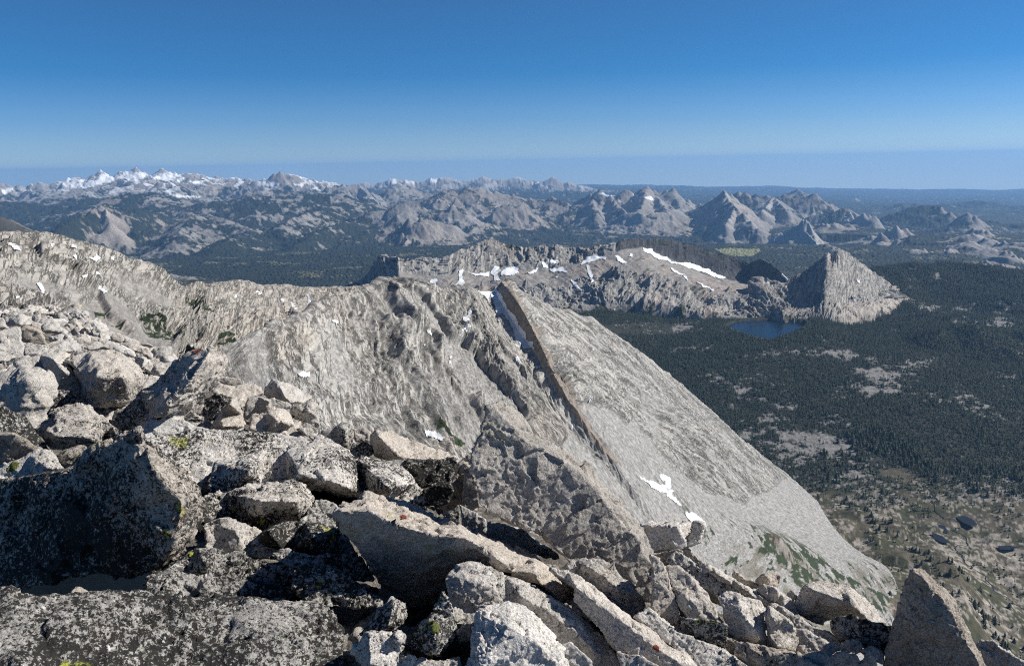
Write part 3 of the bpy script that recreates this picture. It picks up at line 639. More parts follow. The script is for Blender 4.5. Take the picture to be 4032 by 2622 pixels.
lay_snow(S, [
 (c5([(1040, -150), (1020, -80), (1045, -10), (1075, 60), (1100, 60), (1150, 110), (1190, 190), (1195, 245), (1240, 270), (1250, 300), (1330, 300), (1310, 255), (1280, 255), (1270, 215), (1230, 150), (1190, 80), (1140, 20), (1100, -60), (1060, -110)]),
  "long shaded snow strip running down the steep gully beside the dark wall", None),
 (cp2([(930, 955), (1000, 935), (1040, 945), (1018, 985), (1015, 1030), (985, 1000)]), "bright snow wedge at the notch above the gully strip", None),
 (c5([(700, 205), (770, 215), (830, 160), (870, 120), (885, 140), (840, 190), (790, 215), (770, 250), (770, 310), (735, 270), (715, 230)]), "forked snow patch with a narrow upper arm in the middle of the granite face", None),
 (c5([(868, 35), (888, 40), (885, 90), (860, 120), (830, 105), (830, 85), (868, 75)]), "narrow snow streak just above the forked patch", None),
 (c5([(575, 115), (595, 150), (600, 180), (630, 215), (605, 205), (585, 170)]), "thin curved thread of snow left of the forked patch", None),
 (c5([(1705, 590), (1750, 620), (1800, 635), (1770, 658), (1725, 650)]), "ragged snow patch alone on scree below the buttress", None),
 (c5([(2045, 1185), (2110, 1210), (2200, 1240), (2290, 1290), (2270, 1310), (2190, 1290), (2110, 1240)]), "long slanting snow strip low on the scree", None),
 (c5([(2200, 1160), (2270, 1200), (2260, 1290), (2230, 1270), (2235, 1220), (2195, 1205)]), "hooked snow patch above the long slanting strip on the scree", None),
 (c5([(2250, 1290), (2300, 1330), (2345, 1390), (2300, 1370), (2240, 1320)]), "broken snow tail below the long slanting strip", None),
 (d_([(1590, 1188), (1612, 1192), (1640, 1213), (1625, 1218), (1600, 1207)]), "oval snow patch near the top of the flat white block", None),
 (d_([(985, 1000), (1010, 1005), (1040, 1025), (1020, 1022), (990, 1012)]), "flat snow patch behind the lichen boulders at the foot of the face", None),
 (d_([(690, 868), (705, 862), (720, 868), (718, 876), (695, 874)]), "short snow bar on pale slabs above the small standing stone", None),
 (c5([(1075, 80), (1092, 90), (1085, 160), (1078, 120)]), SHORT, "small snow patches on the granite face"), (c5([(1190, 355), (1215, 365), (1245, 405), (1225, 405), (1195, 385)]), SHORT, "small snow patches on the granite face"),
 (c5([(1325, 420), (1350, 420), (1366, 435), (1345, 442)]), SHORT, "small snow patches on the granite face"), (c5([(735, 390), (752, 390), (752, 415), (735, 415)]), SHORT, "small snow patches on the granite face"),
 (c5([(740, 355), (755, 352), (748, 380), (738, 380)]), SHORT, "small snow patches on the granite face"), (c5([(555, 272), (575, 275), (572, 288), (558, 285)]), SHORT, "small snow patches on the granite face"),
 (c5([(1580, 825), (1595, 830), (1590, 865), (1575, 860)]), SHORT, "small snow patches on the granite face"), (c5([(1195, 265), (1225, 285), (1215, 292), (1195, 278)]), SHORT, "small snow patches on the granite face"),
 (d_([(770, 742), (786, 748), (782, 752), (770, 748)]), SHORT, "small snow patches on the granite face"), (d_([(1035, 775), (1045, 790), (1038, 792)]), SHORT, "small snow patches on the granite face"),
], 0.6, wig=3.5)

# --- left mountain flank with the hanging bowl
rows = [
 [(-90, 540, 790), (0, 541, 820), (60, 545, 840), (100, 548, 860), (180, 565, 900), (250, 580, 930), (300, 598, 950), (345, 615, 980), (370, 628, 990), (385, 645, 1000), (405, 658, 1010), (430, 664, 1100), (470, 661, 1200), (510, 655, 1260), (540, 652, 1300),
  (580, 652, 1350), (610, 661, 1370), (640, 660, 1380), (700, 668, 1400), (760, 668, 1420), (800, 668, 1430), (860, 662, 1450)],
 [(-90, 590, 650), (0, 600, 670), (100, 600, 700), (180, 620, 720), (250, 645, 760), (320, 670, 800), (380, 690, 840), (420, 705, 900), (470, 700, 1000), (540, 700, 1100), (640, 705, 1150), (760, 710, 1200), (860, 710, 1250)],
 [(-90, 650, 500), (0, 660, 520), (100, 680, 540), (200, 710, 570), (280, 735, 600), (360, 760, 640), (430, 765, 720), (500, 755, 820), (600, 765, 880), (760, 770, 930), (860, 770, 980)],
 [(-90, 720, 380), (0, 730, 390), (120, 760, 400), (240, 800, 420), (340, 830, 440), (430, 835, 480), (520, 835, 660), (640, 840, 830), (860, 840, 1050)],
 [(-90, 850, 260), (240, 930, 280), (430, 950, 400), (640, 950, 680), (860, 950, 950)]]
S, U, V, UU, VV = swept(rows, 720, 420, x0=-90, x1=860)
n = normals(S); px, py = project(S)
Uw = U + fbm2(U / 110, V / 110, 3, .5, 108) * 40 + V * .25
g1 = ridged2(Uw / 90, V / 300, 4, .5, 101, rot=False); g2 = ridged2(Uw / 26, V / 110, 4, .55, 102, rot=False); g3 = fbm2(U / 13, V / 16, 4, .6, 104)
bowl = sstep(.5, .56, UU)
scree = (1 - bowl) * sstep(-.1, .25, fbm2(U / 150, V / 150, 4, .55, 103) + .25 * sstep(.6, 2.0, VV) - .1)
yl = np.interp(px / Q, [60, 95, 160, 225, 250, 300, 345], [560, 595, 632, 690, 738, 778, 800]) * Q
sd = np.where((px / Q > 60) & (px / Q < 345), yl - py + 10 * g3, -99)
ends = sstep(60, 100, px / Q) * sstep(345, 300, px / Q)
stepm = sstep(-12, 10, sd) * (1 - sstep(20, 150, sd)) * ends; led = sstep(-16, 0, sd) * (1 - sstep(0, 14, sd)) * ends
rocky = 1 - scree
_l = fbm2(Uw / 60, V / 70, 4, .6, 143) * 5; led0 = (np.floor(_l) + sstep(.75, 1.0, _l - np.floor(_l))) / 5
S = S + n * ((rocky * (g1 * 5 + g2 * 2.6 + g3 * 1.4) + scree * g3 * .7 + stepm * 5 + led0 * 12 * rocky) * sstep(-1.5, 0, VV) * (1 - .5 * sstep(.25, 0, np.abs(VV))))[..., None]
col = lerp(A([.39, .37, .335]), A([.30, .287, .268]), scree)
st = ridged2(Uw / 8, V / 60, 4, .6, 122, rot=False)
col = lerp(col, A([.22, .20, .18]), sstep(0, .7, -st) * .6 * rocky)
col = lerp(col, A([.40, .36, .315]), sstep(-.15, .35, fbm2(U / 170, V / 120, 4, .6, 125)) * (.15 + .35 * bowl))
col = lerp(col, A([.19, .17, .15]), led * .4 * sstep(-.3, .3, g3 + .2))  # dark band painted along the step for its shade
col = col * (1 + .22 * fbm2(U / 4.5, V / 4.5, 3, .6, 130))[..., None]
shz = sum(in_poly(px, py, d_(q)) * 1.0 for q in ([(325, 725), (360, 735), (430, 770), (425, 790), (380, 790), (330, 775)], [(218, 725), (245, 730), (243, 742), (222, 738)], [(255, 755), (285, 760), (280, 768)],
      [(425, 685), (460, 698), (500, 715), (495, 722), (450, 708)], [(500, 770), (545, 780), (545, 800), (510, 795)]))
col = lerp(col, SHRUB * .9, np.clip(shz, 0, 1) * sstep(-.12, .0, fbm2(U / 9, V / 9, 3, .6, 133) + .08))
M_flank = terrain_mat("weathered_granite", 0.14, 1.3, 0.3, 0.06)
fin("mountain_slope", S, col, M_flank, U, V, .15 + .85 * rocky)
SL = "small snow patch on the tan mountainside"; SG = "small snow patches on the left mountainside"
SB = "small snow patch on the far bowl headwall"; SH = "small snow patches on the bowl headwall"
lay_snow(S, [
 (cp1([(20, 605), (60, 620), (110, 645), (165, 690), (140, 690), (80, 655), (30, 630)]), "long thin snow streak high on the mountainside at the edge of view", None),
 (cp1([(500, 705), (530, 710), (535, 735), (510, 725)]), SL, SG), (cp1([(610, 735), (660, 725), (670, 705), (690, 740), (665, 760)]), "three-pointed snow patch just under the upper skyline of the mountainside", None),
 (cp1([(510, 780), (560, 785), (585, 775), (595, 800), (570, 815), (530, 795)]), "winged snow patch in the middle of the mountainside", None), (cp1([(640, 820), (700, 830), (700, 845), (650, 845)]), SL, SG),
 (cp1([(565, 860), (610, 852), (605, 868), (570, 872)]), SL, SG), (cp1([(770, 728), (790, 722), (800, 745), (815, 760), (780, 750)]), SL, SG),
 (cp1([(325, 632), (360, 640), (355, 648)]), SL, SG), (cp1([(480, 630), (530, 645), (525, 660), (490, 645)]), SL, SG),
 (cp1([(685, 930), (715, 950), (735, 980), (715, 980), (690, 955)]), SL, SG), (cp1([(785, 950), (820, 965), (805, 972)]), SL, SG), (cp1([(255, 910), (285, 905), (300, 960), (295, 1035), (270, 1010), (275, 960)]), "vertical string of snow below the dark ledge", None),
 (cp1([(100, 990), (135, 1000), (130, 1018), (105, 1010)]), SL, SG), (cp1([(570, 935), (595, 935), (592, 950)]), SL, SG), (cp1([(1170, 1110), (1185, 1108), (1198, 1150), (1180, 1148)]), SL, SG),
 (cp1([(690, 1075), (715, 1078), (730, 1095)]), SL, SG), (cp1([(838, 815), (850, 820), (845, 845), (836, 840)]), SL, SG), (cp1([(805, 1160), (830, 1160), (825, 1172)]), SL, SG),
 (cp1([(1620, 975), (1650, 990), (1640, 1010), (1622, 1010)]), SB, SH), (cp1([(1750, 965), (1820, 970), (1800, 985)]), SB, SH), (cp1([(1700, 1015), (1740, 1020), (1720, 1030)]), SB, SH),
 (cp1([(2015, 1030), (2060, 1085), (2045, 1085), (2015, 1050)]), SB, SH), (cp1([(2130, 975), (2150, 990), (2160, 1060), (2140, 1050)]), SB, SH), (cp1([(1940, 1005), (1970, 1015), (1965, 1030), (1945, 1025)]), SB, SH), (cp1([(1895, 1040), (1915, 1050), (1905, 1075)]), SB, SH),
], 0.6, wig=4)

# --- the middle range: butte, ribbed cliffs, talus, dark cirque wall
rows = [
 [(760, 672, 4250), (800, 664, 4260), (825, 655, 4250), (850, 638, 4230), (868, 618, 4220), (882, 600, 4210), (888, 594, 4200), (897, 595, 4180), (905, 600, 4150), (925, 601, 4060), (955, 602, 4120), (985, 603, 4150), (1043, 601, 4200), (1052, 594, 4250), (1068, 582, 4300),
  (1100, 570, 4370), (1128, 560, 4420), (1140, 558, 4430), (1160, 566, 4460), (1175, 570, 4480), (1200, 574, 4480), (1222, 578, 4470), (1230, 573, 4480), (1250, 573, 4500), (1275, 577, 4520), (1300, 576, 4530), (1345, 577, 4540), (1372, 580, 4550),
  (1380, 575, 4560), (1400, 572, 4570), (1420, 569, 4590), (1432, 570, 4600), (1440, 561, 4620), (1460, 557, 4650), (1480, 556, 4700), (1500, 559, 4760), (1520, 556, 4820), (1545, 560, 4880), (1560, 560, 4920), (1600, 566, 5020), (1640, 580, 5130), (1670, 588, 5200),
  (1700, 597, 5280), (1725, 604, 5320), (1740, 612, 5330), (1755, 606, 5300), (1768, 601, 5280), (1785, 612, 5250), (1810, 630, 5230), (1835, 655, 5200)],
 [(760, 690, 4150), (825, 668, 4140), (868, 655, 4100), (897, 648, 4060), (918, 641, 4010), (926, 634, 3985), (955, 640, 4050), (985, 645, 4070), (1043, 640, 4110), (1068, 632, 4160), (1100, 638, 4170), (1140, 640, 4200), (1175, 625, 4260), (1222, 628, 4280), (1250, 630, 4300),
  (1300, 625, 4330), (1345, 612, 4380), (1400, 600, 4430), (1440, 585, 4500), (1490, 577, 4660), (1560, 606, 4830), (1640, 640, 5020), (1700, 655, 5150), (1740, 657, 5230), (1785, 655, 5180), (1835, 664, 5150)],
 [(760, 700, 4050), (897, 668, 3980), (955, 668, 3960), (1043, 672, 3960), (1140, 672, 3990), (1200, 665, 4050), (1250, 660, 4100), (1300, 652, 4170), (1345, 645, 4220), (1400, 640, 4270), (1440, 635, 4310), (1490, 632, 4350), (1560, 645, 4400), (1640, 662, 4450),
  (1700, 675, 4480), (1740, 680, 4500), (1765, 660, 4560), (1800, 672, 4620), (1835, 690, 4650)],
 [(760, 730, 3900), (955, 705, 3830), (1140, 705, 3860), (1250, 690, 3930), (1345, 685, 4030), (1440, 682, 4110), (1490, 685, 4130), (1560, 694, 4160), (1640, 706, 4180), (1700, 716, 4180), (1740, 716, 4200), (1765, 705, 4260), (1800, 712, 4290), (1835, 722, 4300)],
 [(760, 760, 3750), (1140, 735, 3750), (1250, 724, 3800), (1345, 722, 3900), (1440, 724, 3980), (1490, 724, 3990), (1560, 732, 4000), (1640, 743, 3990), (1700, 748, 3990), (1765, 745, 3990), (1835, 744, 4000)]]
S, U, V, UU, VV = swept(rows, 900, 330, back=((300, -200), (900, -700)), x0=760, x1=1835)
n = normals(S); px, py = project(S); X = px / Q; Y = py / Q
Uw = U + fbm2(U / 200, V / 200, 3, .5, 208) * 70
g1 = ridged2(Uw / 120, V / 420, 4, .5, 201, rot=False); g2 = ridged2(Uw / 42, V / 220, 4, .55, 202, rot=False); g3 = fbm2(U / 30, V / 30, 4, .6, 204)
dg = ridged2((U - V * .55) / 190, (V + U * .3) / 900, 4, .5, 207, rot=False)
cl = np.maximum(1 - sstep(.75, 1.05, VV), sstep(2.2, 2.7, VV + .5 * g3 + .3 * dg) * (1 - sstep(3.55, 3.9, VV + .35 * g3)) )
cl = np.where(X > 1680, np.maximum(cl, sstep(1740, 1755, X)), cl)
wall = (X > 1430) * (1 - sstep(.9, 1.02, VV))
_l = fbm2(Uw / 110, V / 110, 4, .6, 243) * 5; led = (np.floor(_l) + sstep(.75, 1.0, _l - np.floor(_l))) / 5
disp = cl * (1 - .6 * wall) * (g1 * 15 + g2 * 9 + g3 * 6 + led * 36 + dg * 48 * sstep(1.2, 2.0, VV)) + (1 - cl) * (dg * 20 * sstep(.9, 1.6, VV) * (1 - wall) + g3 * 4 + fbm2(U / 110, V / 110, 3, .5, 211) * 9)
S = S + n * (disp * sstep(-1.5, 0, VV) * (1 - .35 * sstep(.2, 0, np.abs(VV))))[..., None]
S[..., 2] += (np.maximum(0, vn2(U / 45, 0 * U, 240)) * 10 + np.maximum(0, vn2(U / 17, 0 * U, 241)) * 7) * sstep(.3, 0, np.abs(VV))   # broken crest
ta = fbm2(U / 260, V / 160, 4, .6, 225)
col = lerp(A([.37, .355, .33]), A([.26, .245, .228]), 1 - cl)
col = lerp(col, A([.40, .33, .275]), sstep(.0, .45, ta + .25 * dg) * .5)
col = lerp(col, A([.20, .19, .18]), sstep(.1, .7, -g2) * .55 * cl)
col = lerp(col, A([.06, .06, .062]), wall * .93)  # darker rock, with the wall's shade painted into the colour as well
col = col * (1 + .25 * fbm2(U / 16, V / 16, 3, .65, 230))[..., None]
gr = sstep(.05, .2, fbm2(U / 60, V / 60, 4, .6, 236) + .5 * sstep(3.4, 4.1, VV) - .38)
col = lerp(col, A([.05, .058, .03]), gr * .9)
M_mid = terrain_mat("ruddy_granite", 0.05, 4.0, 0.3, 0.022)
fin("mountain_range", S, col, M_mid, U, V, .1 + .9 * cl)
SM = "small snow patch in the middle range's talus"; GM = "small snow patches on the middle range"
lay_snow(S, [
 (cp2([(800, 830), (825, 815), (832, 880), (845, 910), (820, 930), (775, 925), (800, 900)]), "vertical snow tongue right of the flat butte cliffs", None),
 (cp2([(850, 835), (930, 850), (990, 835), (1010, 830), (1000, 865), (940, 860), (890, 850)]), "thin snow band under the first ribbed cliff", None),
 (cp2([(1050, 790), (1085, 795), (1095, 820), (1070, 850), (1095, 890), (1050, 890), (1050, 860), (1020, 845)]), "crooked snow patch left of the broad triangular patch", None),
 (cp2([(1095, 830), (1125, 800), (1175, 790), (1220, 810), (1220, 845), (1150, 860), (1100, 855)]), "broad triangular snow patch under the shaded cliff", None),
 (cp2([(600, 890), (655, 885), (660, 905), (610, 920)]), SM, GM), (cp2([(1280, 835), (1310, 820), (1355, 805), (1340, 825), (1300, 850)]), SM, GM),
 (cp2([(1375, 760), (1430, 770), (1425, 800), (1390, 795)]), SM, GM), (cp2([(1440, 745), (1500, 755), (1480, 770), (1445, 768)]), SM, GM),
 (cp2([(1440, 815), (1500, 795), (1530, 800), (1555, 830), (1500, 830), (1445, 830)]), "three-lobed snow patch alone in the brown talus", None),
 (cp2([(1645, 775), (1680, 735), (1720, 715), (1780, 720), (1835, 730), (1830, 745), (1770, 745), (1720, 755), (1660, 780)]), "wide arched snow band below the pale central cliff", None),
 (cp2([(1690, 780), (1710, 785), (1745, 900), (1725, 900), (1700, 850)]), SM, GM), (cp2([(1890, 715), (1915, 730), (1970, 775), (1945, 775), (1900, 745)]), SM, GM),
 (cp2([(1985, 705), (2010, 710), (2005, 725), (1985, 722)]), SM, GM), (cp2([(1570, 880), (1620, 910), (1655, 950), (1640, 955), (1600, 920)]), SM, GM),
 (cp2([(2075, 660), (2110, 665), (2160, 690), (2250, 735), (2330, 770), (2340, 782), (2240, 755), (2150, 720), (2085, 685)]), "long snow line along the foot of the dark wall, upper half", None),
 (cp2([(2330, 768), (2380, 765), (2440, 775), (2520, 805), (2600, 845), (2660, 870), (2640, 880), (2540, 850), (2430, 810), (2340, 782)]), "shaded snow line along the foot of the dark wall, lower half", None),
 (cp3([(690, 830), (710, 832), (750, 870), (748, 900), (730, 890)]), "bright snow wedge in the notch beside the pyramid peak", None),
 (cp3([(540, 878), (580, 885), (640, 920), (635, 928), (580, 905), (545, 890)]), "slanting snow strip on top of the dark knob beside the notch", None),
 (cp3([(100, 890), (160, 920), (225, 960), (220, 965), (150, 930)]), SM, GM), (cp3([(0, 845), (40, 860), (45, 885), (20, 870)]), SM, GM),
 (cp2([(2270, 800), (2320, 825), (2380, 860), (2370, 865), (2300, 835)]), SM, GM), (cp2([(1875, 1075), (1905, 1090), (1900, 1105), (1880, 1100)]), SM, GM), (cp2([(860, 680), (920, 690), (905, 695)]), SM, GM),
 (cp2([(950, 660), (985, 665), (980, 672)]), SM, GM), (cp2([(1545, 750), (1575, 760), (1570, 768)]), SM, GM), (cp2([(1470, 865), (1495, 870), (1490, 880)]), SM, GM),
], 3.0, wig=4)

# --- the pyramid peak
rows = [
 [(1806, 684, 4690), (1818, 668, 4720), (1835, 655, 4750), (1860, 638, 4790), (1880, 624, 4820), (1900, 612, 4850), (1912, 602, 4860), (1918, 592, 4870), (1925, 589, 4880), (1932, 597, 4885), (1940, 588, 4890), (1947, 582, 4900), (1957, 583, 4920), (1968, 588, 4950),
  (1985, 600, 4990), (2030, 633, 5050), (2060, 655, 5080), (2090, 675, 5100), (2115, 694, 5100)],
 [(1806, 700, 4560), (1835, 694, 4580), (1880, 668, 4580), (1905, 652, 4550), (1923, 640, 4500), (1945, 640, 4640), (1968, 640, 4720), (2000, 650, 4800), (2050, 668, 4960), (2115, 695.5, 5000)],
 [(1806, 722, 4350), (1835, 718, 4370), (1880, 706, 4330), (1905, 698, 4260), (1918, 690, 4220), (1945, 688, 4380), (1968, 690, 4450), (2000, 690, 4550), (2060, 692, 4780), (2115, 697, 4920)],
 [(1806, 746, 3990), (1860, 746, 3990), (1905, 744, 3990), (1935, 742, 3990), (1970, 740, 4080), (2030, 728, 4300), (2080, 716, 4550), (2115, 700, 4850)]]
S, U, V, UU, VV = swept(rows, 460, 300, back=((200, -130), (800, -650)), x0=1806, x1=2115)
n = normals(S); px, py = project(S)
Uw = U + fbm2(U / 140, V / 140, 3, .5, 308) * 60 + V * .35
g1 = ridged2(Uw / 110, V / 380, 4, .5, 301, rot=False); g2 = ridged2(Uw / 36, V / 170, 4, .55, 302, rot=False); g3 = fbm2(U / 24, V / 24, 4, .6, 304)
S = S + n * ((g1 * 13 + g2 * 8 + g3 * 5) * sstep(-1.5, 0, VV) * (1 - .5 * sstep(.25, 0, np.abs(VV))))[..., None]
S[..., 2] += (np.maximum(0, vn2(U / 30, 0 * U, 340)) * 10) * sstep(.3, 0, np.abs(VV))
talus = sstep(2.3, 3.0, VV + .6 * g3) * sstep(.3, .6, UU) + sstep(.78, .9, UU)
col = lerp(A([.40, .38, .345]), A([.45, .40, .34]), np.clip(talus, 0, 1) * .8)
col = lerp(col, A([.18, .175, .17]), sstep(.0, .6, -g2 + .2 * g3) * .6)
col = lerp(col, A([.22, .205, .19]), sstep(.40, .34, UU + .03 * g3) * .6)  # shade of the left face painted in: colour darkened up to the rib
col = col * (1 + .25 * fbm2(U / 15, V / 15, 3, .65, 330))[..., None]
col = lerp(col, A([.04, .048, .028]), sstep(.1, .22, fbm2(U / 45, V / 45, 4, .6, 336) + .55 * sstep(2.5, 3.3, VV) + .3 * sstep(.85, 1, UU) - .45))
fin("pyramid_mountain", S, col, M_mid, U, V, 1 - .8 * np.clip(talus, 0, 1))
lay_snow(S, [(cp3([(1225, 890), (1240, 890), (1245, 910), (1232, 908)]), "small snow spot on the lit face of the pyramid peak", None), (cp3([(1190, 1015), (1210, 1025), (1205, 1035)]), "tiny snow spot low on the pyramid peak", None)], 3.0, wig=2)

# ------------------------------------------------------------------ foreground boulder slope
GA, GBY, GBX = -1.5, -0.17, -0.12                     # the summit slope: z = GA + GBY*y + GBX*x
def slope_d(px, py):
    r = ray(np.array([px], float), np.array([py], float))[0]
    den = r[2] - GBY * r[1] - GBX * r[0]
    t = GA / den if den < -0.01 else 150.0
    return t * math.hypot(r[0], r[1])
def rock_material(name, streak=False):
    m, t, b = new_mat(name, 0.92)
    co = N(t, "ShaderNodeTexCoord").outputs["Object"]; oi = N(t, "ShaderNodeObjectInfo")
    sp = N(t, "ShaderNodeSeparateColor"); t.links.new(oi.outputs["Color"], sp.inputs[0])
    li, wa, to = sp.outputs[0], sp.outputs[1], sp.outputs[2]
    off = N(t, "ShaderNodeVectorMath", operation='ADD'); t.links.new(co, off.inputs[0])
    cb = N(t, "ShaderNodeCombineXYZ"); t.links.new(math_n(t, 'MULTIPLY', oi.outputs["Random"], 50.0), cb.inputs[0]); t.links.new(cb.outputs[0], off.inputs[1])
    co = off.outputs[0]
    grain = noise(t, co, 95, 4, 0.8); mott = noise(t, co, 9, 6, 0.62); big = noise(t, co, 1.6, 4, 0.6, 0.3)
    speck = noise(t, co, 42, 5, 0.72, 0.25); fine = noise(t, co, 110, 4, 0.75)
    cool = ramp(t, mott, [(0.25, (.38, .375, .365)), (0.6, (.57, .555, .53)), (.8, (.68, .665, .64))])
    warm = ramp(t, mott, [(0.25, (.38, .325, .27)), (0.6, (.55, .485, .415)), (.8, (.64, .57, .50))])
    base = mix(t, wa, cool, warm)
    base = mix(t, 1.0, base, ramp(t, grain, [(0.34, .35), (0.5, .92), (0.66, 1.3)]), 'MULTIPLY')
    tn = N(t, "ShaderNodeCombineColor"); 
    for i in range(3): t.links.new(math_n(t, 'MULTIPLY', to, 2.0), tn.inputs[i])
    base = mix(t, 1.0, base, tn.outputs[0], 'MULTIPLY')
    # crusts of black, pale and yellow-green lichen
    # coverage threshold from the object's lichen amount and a broad patchiness
    thr = math_n(t, 'ADD', math_n(t, 'MULTIPLY', li, 0.34), math_n(t, 'MULTIPLY', math_n(t, 'SUBTRACT', big, 0.5), 0.55))
    thr = math_n(t, 'ADD', thr, 0.26)
    sm = math_n(t, 'ADD', math_n(t, 'MULTIPLY', speck, 0.62), math_n(t, 'MULTIPLY', fine, 0.38))
    d = math_n(t, 'SUBTRACT', thr, sm)
    blk = ramp(t, d, [(0.0, 0.0), (0.035, 1.0)])
    pale = ramp(t, noise(t, co, 18, 5, 0.7), [(0.60, 0.0), (0.64, 1.0)])
    base = mix(t, math_n(t, 'MULTIPLY', pale, math_n(t, 'MULTIPLY', li, 0.9)), base, (.66, .66, .63))
    base = mix(t, blk, base, (.028, .027, .025))
    gry = ramp(t, noise(t, co, 24, 5, 0.7), [(0.62, 0.0), (0.65, 1.0)])
    base = mix(t, math_n(t, 'MULTIPLY', gry, math_n(t, 'MULTIPLY', li, 0.55)), base, (.30, .32, .24))
    yl = math_n(t, 'MULTIPLY', ramp(t, noise(t, co, 3.1, 2, 0.5), [(0.70, 0.0), (0.72, 1.0)]), ramp(t, speck, [(0.46, 0.0), (0.52, 1.0)]))
    base = mix(t, math_n(t, 'MULTIPLY', yl, math_n(t, 'MULTIPLY', li, 1.1)), base, (.36, .37, .06))
    rust = ramp(t, noise(t, co, 2.4, 5, 0.65), [(0.62, 0.0), (0.78, 0.5)])
    base = mix(t, math_n(t, 'MULTIPLY', rust, wa), base, (.30, .18, .10))
    t.links.new(base, b.inputs["Base Color"])
    h = math_n(t, 'ADD', math_n(t, 'MULTIPLY', mott, 1.0), math_n(t, 'MULTIPLY', speck, 0.45))
    h = math_n(t, 'ADD', h, math_n(t, 'MULTIPLY', grain, 0.12))
    if streak:
        mp = N(t, "ShaderNodeMapping"); mp.inputs["Scale"].default_value = (60, 60, 5); mp.inputs["Rotation"].default_value = (0.05, 0.12, 0); t.links.new(co, mp.inputs["Vector"])
        h = math_n(t, 'ADD', h, math_n(t, 'MULTIPLY', noise(t, mp.outputs[0], 1.0, 4, .6), 0.9))
    bump(t, h, b, 0.028)
    return m
M_rock = rock_material("lichen_granite"); M_rock2 = rock_material("fresh_granite", True)
def plain_mat(name, c, sc=60):
    m, t, b = new_mat(name, 0.95); co = N(t, "ShaderNodeTexCoord").outputs["Object"]
    t.links.new(ramp(t, noise(t, co, sc, 4, .7), [(.35, tuple(x * .55 for x in c)), (.65, tuple(min(1, x * 1.3) for x in c))]), b.inputs["Base Color"])
    bump(t, noise(t, co, sc, 4), b, 0.01); return m
M_red = plain_mat("red_lichen", (.22, .06, .035), 90); M_yel = plain_mat("yellow_lichen", (.30, .29, .07), 90); M_moss = plain_mat("green_moss", (.11, .125, .035), 90)
TILE = {'A': (0, 1150, .3361), 'B': (700, 1350, .3361), 'C': (0, 1600, .3782), 'D': (800, 1700, .3782), 'E': (1700, 1550, .4202), 'F': (1300, 2050, .6676), 'G': (2100, 2050, .6676),
        'H': (2600, 2050, .6676), 'I': (3116, 2050, .6676), 'J': (600, 1900, .6676), 'K': (1350, 1200, .5672), 'L': (1250, 1800, .6092), 'S': (0, 0, 1.0)}
from mathutils.geometry import delaunay_2d_cdt
def worley_facets(P, seed):
    """distance-free chips: every point takes the plane of its nearest random site"""
    I = np.floor(P).astype(np.int64); best = np.full(len(P), 1e9); out = np.zeros(len(P))
    for dx in (-1, 0, 1):
        for dy in (-1, 0, 1):
            for dz in (-1, 0, 1):
                c = I + np.array([dx, dy, dz]); a, b_, e = ((c + seed * 13) & 63).T
                site = c + .5 + .45 * np.stack([_T3[a, b_, e], _T3[b_, e, a], _T3[e, a, b_]], 1)
                r = P - site; dd = (r * r).sum(1); m = dd < best
                tl = np.stack([_T3[(a + 31) & 63, b_, e], _T3[a, (b_ + 31) & 63, e], _T3[a, b_, (e + 31) & 63]], 1)
                best = np.where(m, dd, best); out = np.where(m, (r * tl).sum(1) * 1.25 + .12 * _T3[(e + 17) & 63, a, b_], out)
    return out
